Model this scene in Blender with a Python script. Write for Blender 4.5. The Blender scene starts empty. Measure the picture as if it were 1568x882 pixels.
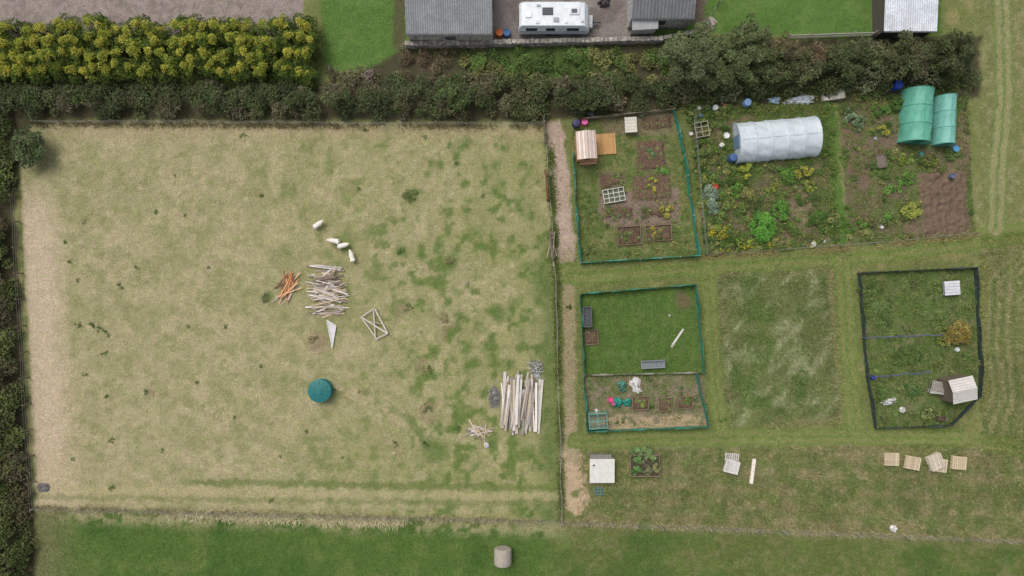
import bpy, math, numpy as np, random
from mathutils import Vector, Matrix, Euler
random.seed(5); R=np.random.RandomState(7)
H=62.7; K=0.06
def W(px,py,h=0.0):
    k=K*(H-h)/H
    return ((px-784)*k,(441-py)*k)
def L(r,g,b):
    o=[]
    for c in (r,g,b):
        c=c/255.0
        o.append(c/12.92 if c<=0.04045 else ((c+0.055)/1.055)**2.4)
    return np.array(o)
# ---------------- noise
_tabs={}
def vn(x,y,seed=0):
    if seed not in _tabs: _tabs[seed]=np.random.RandomState(seed+100).rand(256,256)
    t=_tabs[seed]
    xi=np.floor(x).astype(int); yi=np.floor(y).astype(int)
    fx=x-xi; fy=y-yi; fx=fx*fx*(3-2*fx); fy=fy*fy*(3-2*fy)
    a=t[xi&255,yi&255]; b=t[(xi+1)&255,yi&255]; c=t[xi&255,(yi+1)&255]; d=t[(xi+1)&255,(yi+1)&255]
    return (a*(1-fx)+b*fx)*(1-fy)+(c*(1-fx)+d*fx)*fy
def fbm(x,y,s,seed=0,o=4):
    r=0;a=1;t=0
    for i in range(o):
        r=r+a*vn(x/s*(2**i)+13.7*i,y/s*(2**i)+7.1*i,seed+i); t+=a; a*=0.55
    return r/t
def ss(a,b,x):
    t=np.clip((x-a)/(b-a),0,1); return t*t*(3-2*t)
def sdpoly(px,py,pts):
    n=len(pts); d=np.full(px.shape,1e9); ins=np.zeros(px.shape,bool)
    for i in range(n):
        ax,ay=pts[i]; bx,by=pts[(i+1)%n]
        ex,ey=bx-ax,by-ay
        t=np.clip(((px-ax)*ex+(py-ay)*ey)/(ex*ex+ey*ey+1e-9),0,1)
        d=np.minimum(d,np.hypot(px-ax-t*ex,py-ay-t*ey))
        c=((ay>py)!=(by>py))
        if ey!=0: ins^=c&(px<ax+(py-ay)*ex/ey)
    return np.where(ins,-d,d)
def dline(px,py,pts):
    d=np.full(px.shape,1e9)
    for i in range(len(pts)-1):
        ax,ay=pts[i]; bx,by=pts[i+1]
        ex,ey=bx-ax,by-ay
        t=np.clip(((px-ax)*ex+(py-ay)*ey)/(ex*ex+ey*ey+1e-9),0,1)
        d=np.minimum(d,np.hypot(px-ax-t*ex,py-ay-t*ey))
    return d
def inpoly(px,py,pts): return sdpoly(px,py,pts)<0
PAD=[(28,188),(832,190),(840,270),(850,430),(860,797),(58,776)]
PA=[(878,182),(1032,168),(1068,392),(888,404)]
PB=[(888,450),(1063,436),(1083,652),(898,660)]
PC=[(1052,165),(1275,160),(1284,376),(1080,390)]
PD=[(1284,160),(1480,150),(1492,358),(1300,376)]
PE=[(1312,418),(1490,410),(1498,560),(1497,605),(1452,650),(1338,655),(1325,575)]
PLOW=[(1408,265),(1478,262),(1484,355),(1412,364)]
GAR=[(470,-200),(1440,-200),(1440,50),(1350,62),(1060,50),(1010,66),(620,70),(610,110),(500,110)]
BEDS_A=[(996,190,26,18),(1019,187,18,18),(997,238,42,44),(938,277,36,20),(998,288,60,36),(948,326,42,14),(963,361,36,28),(1008,357,40,24),(1005,326,40,16)]
BEDS_B=[(906,516,18,22),(980,617,24,20),(1018,619,20,20),(1048,616,22,18)]
BEDS_D=[(1313,290,34,60),(1345,240,26,22),(1400,180,30,40),(1335,345,40,24),(1360,215,40,14),(1365,290,44,26),(1430,240,50,22)]
BEDS_C=[(1090,260,30,60),(1165,300,40,50),(1220,290,36,56),(1190,350,60,40),(1115,330,34,50),(1250,345,26,50)]
def gcol(px,py):
    n1=fbm(px,py,90,1); n2=fbm(px,py,28,11); n3=fbm(px,py,9,21,3); n4=fbm(px,py,160,31); n5=fbm(px*1.0,py*1.0,14,41,3)
    col=np.tile(L(104,110,60),(px.size,1))
    def mix(c,m):
        nonlocal col
        m=np.clip(m,0,1)[:,None]; col=col*(1-m)+np.asarray(c)*m
    qx=px+(n2-0.5)*10+(n5-0.5)*8; qy=py+(n3-0.5)*10
    mix(L(132,124,80),ss(0.5,0.72,n2)*0.8)
    mix(L(88,102,48),ss(0.55,0.7,n1)*0.6)
    # right outer rough
    m=ss(1484,1504,qx+(n2-0.5)*20)*ss(705,675,qy); mix(L(110,113,66),m*0.8); mix(L(138,131,94),m*ss(0.5,0.65,n3)*0.5)
    for k in range(3):
        mix(L(94,108,54),m*ss(5,2,dline(qx,qy,[(1560+18*k,395),(1522+16*k,430),(1518+16*k,520),(1530+14*k,600),(1500+20*k,675)]))*0.6)
        mix(L(142,134,96),m*ss(5,2,dline(qx,qy,[(1551+18*k,395),(1513+16*k,430),(1509+16*k,520),(1521+14*k,600),(1491+20*k,675)]))*0.4)
    # lower right rough strip
    m=ss(885,892,qx)*ss(672,690,qy); mix(L(108,110,64),m); mix(L(130,119,86),m*ss(0.45,0.62,n2)*0.65); mix(L(88,102,52),m*ss(0.5,0.66,n5)*0.7); mix(L(142,130,98),m*ss(0.55,0.7,n3)*0.35)
    for k,yy in enumerate((700,728,752,776)):
        mix(L(92,106,54),m*ss(9,3,np.abs(qy-yy-(px-900)*.035))*0.45)
    # bottom field
    fy=np.where(px<860,775+(px-58)*22/802.,797+(px-860)*28/708.)
    d=qy-fy
    m=ss(2,22,d); left=ss(900,820,px)
    mix(L(76,100,42),m*left); mix(L(88,100,48),m*(1-left))
    mix(L(96,110,54),m*ss(0.5,0.7,n2)*0.6); mix(L(114,110,70),m*(1-left)*ss(0.5,0.68,n3)*0.6)
    mix(L(62,90,34),m*ss(0.52,0.7,n1)*0.6)
    mix(L(146,140,100),ss(0,6,d)*ss(34,12,d)*left*ss(0.36,0.55,n5)*0.85)
    mix(L(112,110,72),ss(140,60,qx)*ss(770,790,qy)*0.8)
    # paddock
    s=sdpoly(px+(n5-.5)*8,py+(n3-.5)*8,PAD); m=ss(4,-4,s)
    g=px/840.0+(n1-0.5)*0.7+(n2-0.5)*0.4
    t=ss(0.2,1.15,g)[:,None]
    mix(L(150,141,104)[None,:]*(1-t)+L(134,132,84)[None,:]*t,m)
    mix(L(166,151,118),m*ss(0.48,0.66,n3)*0.45)
    mix(L(126,125,82),m*ss(0.47,0.6,n2)*0.35)
    mix(L(116,119,70),m*ss(0.5,0.64,n5)*0.4)
    gg=g+(n5-0.5)*1.5+(n3-0.5)*0.8
    mix(L(100,114,58),m*ss(0.8,1.3,gg)*0.6)
    mix(L(84,104,48),m*ss(0.64,0.72,n5)*ss(500,740,px)*0.7)
    mix(L(90,108,50),m*ss(60,20,dline(qx,qy,[(610,370),(690,500),(660,640),(800,720)]))*ss(0.47,0.62,n5)*0.65)
    lf=30+(py-190)*28/585.
    mix(L(178,159,134),m*ss(75,25,qx-lf)*ss(250,350,py)*0.85)
    mix(L(166,150,118),m*ss(110,40,qx-lf)*ss(650,740,py)*0.6)
    mix(L(158,140,108),m*ss(34,8,qy-190)*0.5)
    mix(L(112,114,72),m*ss(60,20,qx-lf)*ss(300,220,py)*0.6)
    mix(L(86,102,50),m*ss(45,12,(855-qx)+(py-600)*0.02)*ss(300,420,py)*0.7)
    y0=738+(px-280)*0.015
    mix(L(98,110,56),m*ss(7,3,np.abs(qy-y0))*ss(260,300,px)*0.75)
    mix(L(158,146,106),m*ss(8,3,np.abs(qy-y0-14))*0.6)
    mix(L(106,113,64),m*ss(6,2,np.abs(qy-y0-26))*0.5)
    for (a,b,r) in [(655,630,22),(485,525,26),(650,560,16),(680,490,24),(675,515,14),(620,475,14),(230,600,10),(610,690,12)]:
        mix(L(134,117,90),m*ss(r,r*0.4,np.hypot(qx-a,(qy-b)))*0.8*ss(0.35,0.55,n5))
    for (a,b,r) in [(630,300,16),(615,385,14),(410,455,14),(690,400,18),(665,690,30),(760,480,20)]:
        mix(L(82,104,46),m*ss(r,r*0.3,np.hypot(qx-a,(qy-b)))*0.75)
    # verge strip between
    mix(L(104,110,60),ss(24,18,dline(qx,qy,[(855,215),(870,420),(880,780)])))
    mix(L(164,142,126),ss(16,10,dline(qx,qy,[(853,200),(860,300),(868,390)])))
    mix(L(148,132,102),ss(12,6,dline(qx,qy,[(868,390),(873,640)]))*0.85)
    mix(L(168,146,116),ss(21,15,dline(qx,qy,[(877,700),(882,770)]))*ss(0.25,0.4,n5))
    mix(L(150,133,104),ss(14,8,dline(qx,qy,[(874,640),(877,700)])))
    # mown paths
    def path(pts,w,c1=(98,114,52),c2=(126,122,76)):
        dd=dline(px+(n3-0.5)*7,py+(n5-0.5)*9,pts)
        mix(L(*c1),ss(w,w*0.7,dd)); mix(L(*c2),ss(w*0.35,w*0.15,np.abs(dd-w*0.38))*0.5)
    path([(868,420),(1090,404),(1300,392),(1500,366),(1600,352)],20)
    path([(1290,400),(1298,540),(1310,665)],17)
    path([(1083,415),(1092,540),(1104,660)],14)
    path([(880,675),(1110,670),(1310,668),(1470,672),(1600,690)],15)
    path([(1532,-60),(1538,150),(1528,250),(1524,350)],17,(104,116,62),(154,142,106))
    path([(1503,400),(1500,520),(1510,600),(1480,670)],10,(106,114,60))
    mix(L(158,142,110),ss(16,6,np.hypot(qx-1492,(qy-690)*1.3))*0.5)
    # central rough plot
    CR=[(1100,424),(1268,412),(1284,640),(1116,652)]
    s=sdpoly(px+(n2-.5)*18,py+(n5-.5)*18,CR); m=ss(6,-6,s); mix(L(104,112,66),m)
    sw=fbm(px*0.7+py*0.6,(px*-0.6+py*0.7)*0.35,10,61,3)
    mix(L(144,146,110),m*ss(0.48,0.64,sw)*0.6); mix(L(82,102,48),m*ss(0.48,0.64,n2)*0.8)
    # plots
    m=ss(3,-3,sdpoly(px,py,PA)); mix(L(90,102,52),m); mix(L(114,112,68),m*ss(0.48,0.62,n3)*0.75)
    mix(L(122,105,90),m*ss(4,0,sdpoly(qx,qy,[(920,300),(1035,290),(1040,342),(925,346)])))
    mix(L(124,108,86),m*ss(4,0,sdpoly(qx,qy,[(922,172),(1030,168),(1034,205),(925,205)]))*0.7)
    m=ss(3,-3,sdpoly(px,py,PB)); mix(L(76,100,42),m); mix(L(92,108,54),m*ss(0.5,0.65,n3)*0.5)
    for k in range(6): mix(L(90,110,52),m*ss(5,2,np.abs(qx-905-k*30-(py-450)*.08))*.3)
    mix(L(106,88,66),m*ss(18,8,np.hypot(qx-1045,qy-460))*0.8)
    m=ss(3,-3,sdpoly(px,py,PB))*ss(571,577,qy); mix(L(124,113,90),m); mix(L(90,102,56),m*ss(0.48,0.6,n3)*0.6); mix(L(168,146,114),m*ss(632,638,qy)*ss(0.35,0.5,n5)*0.85)
    m=ss(3,-3,sdpoly(px,py,PC)); mix(L(86,94,52),m); mix(L(116,98,78),m*ss(0.48,0.6,n2)*0.85); mix(L(82,104,46),m*ss(0.52,0.64,n3)*0.8)
    mix(L(148,128,104),m*ss(28,10,np.hypot((qx-1228),(qy-310)*0.6))*0.8)
    m=ss(3,-3,sdpoly(px,py,PD)); mix(L(114,96,78),m); mix(L(88,100,52),m*ss(0.46,0.58,n2)*0.8); mix(L(78,100,44),m*ss(0.55,0.65,n3)*0.7)
    mix(L(82,108,46),ss(10,6,dline(qx,qy,[(1270,165),(1290,375)])))
    m=ss(2,-2,sdpoly(qx,qy,PLOW)); mix(L(106,88,72),m)
    m=ss(3,-3,sdpoly(px,py,PE)); mix(L(90,102,56),m); mix(L(112,108,74),m*ss(0.5,0.64,n2)*0.7); mix(L(76,96,44),m*ss(0.5,0.64,n3)*0.7)
    for (a,b,w,h) in BEDS_A+BEDS_B+BEDS_D+BEDS_C:
        mix(L(104,86,72),ss(4,-2,np.maximum(np.abs(qx-a)-w/2,np.abs(qy-b)-h/2))*(0.9 if a<1060 else 0.6))
    # gardens
    gm=ss(3,-3,sdpoly(qx,qy,GAR)); mix(L(80,108,46),gm); mix(L(94,118,58),gm*ss(0.5,0.65,n2)*0.5)
    hf=sdpoly(qx,qy,[(-200,130),(520,130),(620,75),(1500,55),(1500,150),(1040,168),(830,185),(60,184),(30,215),(25,330),(52,775),(58,1000),(-200,1000)])
    mix(L(72,68,48),ss(4,-4,hf))
    mix(L(82,74,54),gm*ss(14,6,np.abs(qx-612))*ss(90,60,qy)*0.8)
    mix(L(98,84,64),ss(24,10,np.hypot(qx-655,(qy-95)*1.4))*0.8)
    mix(L(76,100,42),ss(54,20,np.hypot((qx-830)*0.35,(qy-95)*1.2))*0.7)
    m=ss(2,-2,sdpoly(px,py,[(740,-200),(972,-200),(972,62),(740,68)])); mix(L(122,113,108),m); mix(L(98,88,82),m*ss(0.5,0.6,n2)*0.7)
    m=ss(2,-2,sdpoly(qx,qy,[(1060,-200),(1095,-200),(1080,40),(1060,45)])); mix(L(104,92,78),m)
    m=ss(2,-2,sdpoly(qx,qy,[(-400,-300),(464,-300),(464,60),(-400,60)])); mix(L(138,124,118),m); mix(L(120,107,101),m*ss(0.5,0.6,n3)*0.7)
    lum=col.mean(1)[:,None]; col=(col*0.9+lum*0.1)*1.2
    return col
def gz(px,py):
    n=fbm(px,py,40,71,3)*0.10-0.05+fbm(px,py,6,81,2)*0.05
    m=ss(2,-4,sdpoly(px,py,PLOW))
    row=np.sin((px-0.08*py+10*fbm(px,py,20,95,2))*2*np.pi/10.0)
    n=n+m*(0.06*row+0.55*(fbm(px,py,5,91,2)-0.35))
    return n
# ---------------- mesh helpers
def new_mesh(name,V,F,C=None,parent=None,mat=None,smooth=False):
    me=bpy.data.meshes.new(name); V=np.ascontiguousarray(V,dtype=np.float32); F=np.ascontiguousarray(F,dtype=np.int32)
    me.vertices.add(len(V)); me.vertices.foreach_set('co',V.ravel())
    k=F.shape[1]; me.loops.add(F.size); me.loops.foreach_set('vertex_index',F.ravel())
    me.polygons.add(len(F)); me.polygons.foreach_set('loop_start',np.arange(0,F.size,k,dtype=np.int32))
    try: me.polygons.foreach_set('loop_total',np.full(len(F),k,dtype=np.int32))
    except Exception: pass
    if smooth: me.polygons.foreach_set('use_smooth',np.ones(len(F),dtype=bool))
    me.update(calc_edges=True)
    if C is not None:
        a=me.color_attributes.new('Col','FLOAT_COLOR','POINT')
        c4=np.ones((len(V),4),dtype=np.float32); c4[:,:3]=C; a.data.foreach_set('color',c4.ravel())
    if mat: me.materials.append(mat)
    ob=bpy.data.objects.new(name,me); bpy.context.collection.objects.link(ob)
    if parent: ob.parent=parent
    return ob
def empty(name,x=0,y=0,z=0,rz=0):
    e=bpy.data.objects.new(name,None); e.location=(x,y,z); e.rotation_euler=(0,0,rz); e.empty_display_size=0.3
    bpy.context.collection.objects.link(e); return e
def mk(name,rough=0.8,ns=6,nv=0.2,bump=0.3,metal=0,trans=0,spec=0.3,bd=0.02,mode=None):
    m=bpy.data.materials.new(name); m.use_nodes=True; nt=m.node_tree; N=nt.nodes; Lk=nt.links
    b=N['Principled BSDF']; b.inputs['Roughness'].default_value=rough; b.inputs['Metallic'].default_value=metal
    b.inputs['Specular IOR Level'].default_value=spec
    at=N.new('ShaderNodeAttribute'); at.attribute_name='Col'
    tc=N.new('ShaderNodeTexCoord')
    def noise(s,lo,hi,det=4):
        n=N.new('ShaderNodeTexNoise'); n.inputs['Scale'].default_value=s; n.inputs['Detail'].default_value=det
        Lk.new(tc.outputs['Object'],n.inputs['Vector'])
        r=N.new('ShaderNodeMapRange'); r.inputs[1].default_value=0.28; r.inputs[2].default_value=0.72; r.inputs[3].default_value=lo; r.inputs[4].default_value=hi
        Lk.new(n.outputs['Fac'],r.inputs[0]); return n,r
    def mul(a,bb):
        v=N.new('ShaderNodeVectorMath'); v.operation='MULTIPLY'; Lk.new(a,v.inputs[0]); Lk.new(bb,v.inputs[1]); return v.outputs[0]
    if nv>0:
        n,r=noise(ns,1-nv,1+nv); cur=mul(at.outputs['Color'],r.outputs[0]); hsrc=n.outputs['Fac']
    else: cur=at.outputs['Color']; bump=0
    if mode=='ground':
        n2,r2=noise(1.4,0.9,1.1); cur=mul(cur,r2.outputs[0])
        n3,r3=noise(11,0.70,1.30,5); cur=mul(cur,r3.outputs[0])
        n4,r4=noise(3.2,0,1,7)
        mx=N.new('ShaderNodeMix'); mx.data_type='RGBA'; mx.inputs[6].default_value=(0.90,1.03,0.82,1); mx.inputs[7].default_value=(1.09,0.98,1.14,1)
        Lk.new(r4.outputs[0],mx.inputs[0]); cur=mul(cur,mx.outputs[2]); hsrc=n3.outputs['Fac']
    if mode=='stone':
        br=N.new('ShaderNodeTexVoronoi'); br.inputs['Scale'].default_value=3.5; Lk.new(tc.outputs['Object'],br.inputs['Vector'])
        r2=N.new('ShaderNodeMapRange'); r2.inputs[1].default_value=0.1;r2.inputs[2].default_value=0.7; r2.inputs[3].default_value=1.2; r2.inputs[4].default_value=0.6
        Lk.new(br.outputs['Distance'],r2.inputs[0]); cur=mul(cur,r2.outputs[0])
    if mode=='roof':
        n5,r5=noise(7,0.75,1.2,6); cur=mul(cur,r5.outputs[0])
    Lk.new(cur,b.inputs['Base Color'])
    if bump>0:
        bp=N.new('ShaderNodeBump'); bp.inputs['Strength'].default_value=bump; bp.inputs['Distance'].default_value=bd
        Lk.new(hsrc,bp.inputs['Height']); Lk.new(bp.outputs[0],b.inputs['Normal'])
    if trans>0:
        t=N.new('ShaderNodeBsdfTranslucent'); Lk.new(cur,t.inputs[0]); ms=N.new('ShaderNodeMixShader'); ms.inputs[0].default_value=trans
        Lk.new(b.outputs[0],ms.inputs[1]); Lk.new(t.outputs[0],ms.inputs[2]); Lk.new(ms.outputs[0],N['Material Output'].inputs[0])
    return m
M=dict(ground=mk('ground_turf_soil',0.95,5,0.14,0.6,mode='ground',bd=0.08,spec=0.1),
 grass=mk('grass_blades',0.85,3,0,0,spec=0.08),
 leaf=mk('foliage',0.8,2,0,0,spec=0.08),
 bark=mk('bark',0.9,12,0.3,0.5), wood=mk('weathered_wood',0.8,9,0.22,0.3),
 paint=mk('painted_surface',0.5,3,0.10,0.05), plastic=mk('plastic_film',0.42,1.2,0.12,0.5,trans=0.15,bd=0.12),
 hard=mk('hard_plastic',0.45,4,0.14,0.05), metal=mk('corrugated_sheet',0.65,1.1,0.16,0.1,spec=0.3,mode='roof'),
 stone=mk('stone_masonry',0.9,3,0.2,0.5,mode='stone'), soil=mk('soil',0.98,7,0.3,0.9,bd=0.06,spec=0.05),
 glass=mk('glass',0.12,3,0.05,0,spec=0.8), net=mk('netting',0.6,14,0.3,0.4,trans=0.2), fleece=mk('fleece',0.95,18,0.10,0.8,bd=0.03,spec=0.05),
 straw=mk('straw',0.9,14,0.25,0.8))
class G:
    def __init__(s): s.v=[];s.f=[];s.c=[]
    def add(s,V,F,c):
        o=len(s.v); s.v+= [tuple(x) for x in V]; s.f+=[tuple(i+o for i in f) for f in F]; s.c+=[tuple(c)]*len(V); return s
    def box(s,c,sz,col,rot=(0,0,0)):
        m=Euler(rot).to_matrix(); V=[]
        for x,y,z in [(-1,-1,-1),(1,-1,-1),(1,1,-1),(-1,1,-1),(-1,-1,1),(1,-1,1),(1,1,1),(-1,1,1)]:
            V.append(Vector(c)+m@Vector((x*sz[0]/2,y*sz[1]/2,z*sz[2]/2)))
        return s.add(V,[(0,3,2,1),(4,5,6,7),(0,1,5,4),(1,2,6,5),(2,3,7,6),(3,0,4,7)],col)
    def tube(s,pts,rad,col,seg=6):
        pts=[Vector(p) for p in pts]; n=len(pts)
        if not hasattr(rad,'__len__'): rad=[rad]*n
        V=[];F=[]
        for i,p in enumerate(pts):
            d=(pts[min(i+1,n-1)]-pts[max(i-1,0)]).normalized(); a=Vector((0,0,1)) if abs(d.z)<0.9 else Vector((1,0,0))
            u=d.cross(a).normalized(); w=d.cross(u)
            for k in range(seg):
                t=2*math.pi*k/seg; V.append(p+(u*math.cos(t)+w*math.sin(t))*rad[i])
        for i in range(n-1):
            for k in range(seg): F.append((i*seg+k,i*seg+(k+1)%seg,(i+1)*seg+(k+1)%seg,(i+1)*seg+k))
        F.append(tuple(range(seg))[::-1]); F.append(tuple((n-1)*seg+k for k in range(seg)))
        return s.add(V,F,col)
    def lathe(s,prof,col,seg=24,c=(0,0)):
        V=[];F=[]
        for r,z in prof:
            for k in range(seg):
                t=2*math.pi*k/seg; V.append((c[0]+r*math.cos(t),c[1]+r*math.sin(t),z))
        for i in range(len(prof)-1):
            for k in range(seg): F.append((i*seg+k,i*seg+(k+1)%seg,(i+1)*seg+(k+1)%seg,(i+1)*seg+k))
        F.append(tuple((len(prof)-1)*seg+k for k in range(seg)))
        return s.add(V,F,col)
    def build(s,name,mat,parent=None,bevel=0,smooth=False,loc=None):
        me=bpy.data.meshes.new(name); me.from_pydata([tuple(v) for v in s.v],[],s.f)
        a=me.color_attributes.new('Col','FLOAT_COLOR','POINT'); c4=np.ones((len(s.v),4),dtype=np.float32); c4[:,:3]=np.array(s.c); a.data.foreach_set('color',c4.ravel())
        me.materials.append(M[mat]); ob=bpy.data.objects.new(name,me); bpy.context.collection.objects.link(ob)
        if smooth: me.polygons.foreach_set('use_smooth',[True]*len(me.polygons))
        if parent: ob.parent=parent
        if loc: ob.location=loc
        if bevel: b=ob.modifiers.new('b','BEVEL'); b.width=bevel; b.segments=2
        return ob
def J(c,a=0.12): return np.clip(np.array(c)*random.uniform(1-a,1+a),0,1)
def leaves(name,C,S,col,parent=None,up=1.0,asp=0.6,mat='leaf'):
    n=len(C); nn=R.randn(n,3); nn[:,2]=np.abs(nn[:,2])+up; nn/=np.linalg.norm(nn,axis=1)[:,None]
    t=np.cross(nn,R.randn(n,3)); t/=np.linalg.norm(t,axis=1)[:,None]+1e-9; b=np.cross(nn,t)
    S=np.asarray(S)[:,None]
    V=np.empty((n,4,3)); V[:,0]=C-t*S; V[:,1]=C-b*S*asp+nn*S*0.15; V[:,2]=C+t*S; V[:,3]=C+b*S*asp+nn*S*0.15
    F=np.arange(n*4).reshape(n,4); return new_mesh(name,V.reshape(-1,3),F,np.repeat(col,4,axis=0),parent,M[mat])
FB=1.6
def blob_leaves(B,per,size,flat=0.9,var=0.35):
    Cs=[];Cc=[];Ss=[]
    for (x,y,z,r,c) in B:
        n=max(10,int(per*(r*r)))
        d=R.randn(n,3); d[:,2]=np.abs(d[:,2])*1.0-0.2; d/=np.linalg.norm(d,axis=1)[:,None]
        ph=R.rand(3)*6
        lump=1+0.22*np.sin(d[:,0]*5+ph[0])*np.sin(d[:,1]*5+ph[1])+0.12*np.sin(d[:,2]*7+ph[2])
        rr=r*lump*(1.05-0.35*R.rand(n)**1.5)
        P=d*rr[:,None]; P[:,2]*=flat
        P+=np.array([x,y,z]); P[:,2]=np.maximum(P[:,2],0.03)
        Cs.append(P); f=(1-var+2*var*R.rand(n))[:,None]
        cc=np.asarray(c); cc=cc*0.9+cc.mean()*0.1
        Cc.append(cc[None,:]*f*(1+0.10*R.randn(n,3)*np.array([1,0.4,0.6]))*FB); Ss.append(size*(0.6+0.8*R.rand(n)))
    return np.vstack(Cs),np.concatenate(Ss),np.clip(np.vstack(Cc),0.004,0.9)
def rand_in(poly,n):
    a=np.array(poly,float); lo=a.min(0); hi=a.max(0)
    X=np.empty((0,2))
    while len(X)<n:
        q=lo+R.rand(n*2,2)*(hi-lo); q=q[sdpoly(q[:,0],q[:,1],poly)<0]; X=np.vstack([X,q])
    return X[:n]
# ---------------- ground
xs=np.concatenate([-np.geomspace(900,53,14),np.arange(-51,51.01,0.15),np.geomspace(53,900,14)])
ys=np.concatenate([-np.geomspace(900,33,14),np.arange(-31,31.01,0.15),np.geomspace(33,900,14)])
XX,YY=np.meshgrid(xs,ys); X=XX.ravel(); Y=YY.ravel(); PX=X/K+784; PY=441-Y/K
Z=gz(PX,PY); ny,nx=XX.shape
idx=np.arange(nx*ny).reshape(ny,nx)
F=np.stack([idx[:-1,:-1],idx[:-1,1:],idx[1:,1:],idx[1:,:-1]],-1).reshape(-1,4)
new_mesh('ground',np.stack([X,Y,Z],1),F,gcol(PX,PY),None,M['ground'],smooth=True)
# ---------------- grass blades
def blades(name,n,poly,len0,len1,sh,dry=0.2,seed=0,th=0.0,dk=1.35):
    q=rand_in(poly,n)
    m=np.ones(len(q),bool)
    x,y=q[:,0],q[:,1]
    if th>0: m&=fbm(x,y,16,seed+200,3)+0.25*R.rand(len(q))>th
    m&=~inpoly(x,y,PLOW)
    m&=~((y<52)&(x>620)&(x<975)); m&=~((y<45)&(x<464))
    q=q[m]; x,y=q[:,0],q[:,1]; n=len(q)
    c=gcol(x,y)*(0.78+0.5*R.rand(n))[:,None]
    dm=R.rand(n)<dry; c[dm]=c[dm]*dk*np.array([1.06,1.0,1.04])
    gm=R.rand(n)<0.22; c[gm]=c[gm]*np.array([0.76,0.88,0.66])
    bx=(x-784)*K; by=(441-y)*K; bz=gz(x,y)
    ang=R.rand(n)*2*np.pi; flow=fbm(x,y,40,seed+300,2)*10; ang=np.where(R.rand(n)<0.5,flow,ang)
    ln=len0+(len1-len0)*R.rand(n); wd=0.016+0.03*R.rand(n)
    dx,dy=np.cos(ang),np.sin(ang)
    V=np.empty((n,3,3))
    V[:,0]=np.stack([bx-dy*wd,by+dx*wd,bz-0.01],1); V[:,1]=np.stack([bx+dy*wd,by-dx*wd,bz-0.01],1)
    V[:,2]=np.stack([bx+dx*ln,by+dy*ln,bz+sh*(0.4+0.9*R.rand(n))],1)
    return new_mesh(name,V.reshape(-1,3),np.arange(n*3).reshape(n,3),np.clip(np.repeat(c,3,axis=0),0,0.9),None,M['grass'])
blades('paddock_grass',150000,PAD,0.05,0.16,0.04,0.28,1)
blades('field_grass',60000,[(58,780),(860,801),(1610,830),(1610,920),(40,920)],0.08,0.2,0.08,0.15,2)
blades('rough_grass',90000,[(885,690),(1500,680),(1500,360),(1600,350),(1600,828),(885,795)],0.12,0.32,0.14,0.3,3,dk=1.5)
blades('tall_grass',40000,[(1100,424),(1268,412),(1284,640),(1116,652)],0.15,0.42,0.18,0.35,4,dk=1.6)
blades('verge_grass',36000,[(840,395),(1500,360),(1500,-20),(1610,-20),(1610,400),(1500,420),(860,690)],0.06,0.2,0.06,0.2,5)
blades('lawn_grass',20000,[(470,-20),(1440,-20),(1440,60),(500,110)],0.05,0.12,0.05,0.1,6,dk=1.2)
blades('allotment_grass',60000,[(845,190),(1485,150),(1495,660),(870,690)],0.06,0.24,0.12,0.12,7,0.52)
def fringe(name,pts,n,wpx,col,l0,l1,hh):
    seg=[]; tot=0
    for i in range(len(pts)-1):
        l=math.hypot(pts[i+1][0]-pts[i][0],pts[i+1][1]-pts[i][1]); seg.append((tot,l,pts[i],pts[i+1])); tot+=l
    t=R.rand(n)*tot; x=np.empty(n); y=np.empty(n)
    for (s0,l,a,b) in seg:
        m=(t>=s0)&(t<=s0+l); u=(t[m]-s0)/l; x[m]=a[0]+(b[0]-a[0])*u; y[m]=a[1]+(b[1]-a[1])*u
    dens=fbm(x,y,30,401,3)
    x+=R.randn(n)*wpx; y+=R.randn(n)*wpx
    k=dens+0.2*R.rand(n)>0.52; x=x[k]; y=y[k]; n=len(x)
    c=L(*col)[None,:]*1.15*(0.6+0.8*R.rand(n))[:,None]
    ang=R.rand(n)*6.28; ln=l0+(l1-l0)*R.rand(n); wd=0.02+0.02*R.rand(n); dx,dy=np.cos(ang),np.sin(ang); bx=(x-784)*K; by=(441-y)*K
    V=np.empty((n,3,3)); V[:,0]=np.stack([bx-dy*wd,by+dx*wd,0*bx],1); V[:,1]=np.stack([bx+dy*wd,by-dx*wd,0*bx],1); V[:,2]=np.stack([bx+dx*ln,by+dy*ln,hh*(0.5+R.rand(n))],1)
    new_mesh(name,V.reshape(-1,3),np.arange(n*3).reshape(n,3),np.repeat(np.clip(c,0,.9),3,axis=0),None,M['grass'])
fringe('long_grass_strip',[(58,777),(860,799),(1600,828)],13000,2.5,(156,148,110),0.12,0.35,0.22)
fringe('long_grass_strip',[(260,787),(620,799)],4500,4,(188,178,142),0.2,0.5,0.3)
fringe('long_grass_strip',[(842,200),(852,430),(860,795)],6000,3,(104,114,60),0.12,0.35,0.3)
fringe('long_grass_strip',[(60,190),(830,193)],6000,3,(124,114,80),0.12,0.3,0.25)
fringe('long_grass_strip',[(1078,392),(1290,380),(1492,360)],5000,3,(152,142,96),0.12,0.3,0.25)
fringe('long_grass_strip',[(1105,424),(1268,412),(1284,640),(1116,652),(1105,424)],4000,4,(140,136,94),0.15,0.35,0.25)
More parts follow.
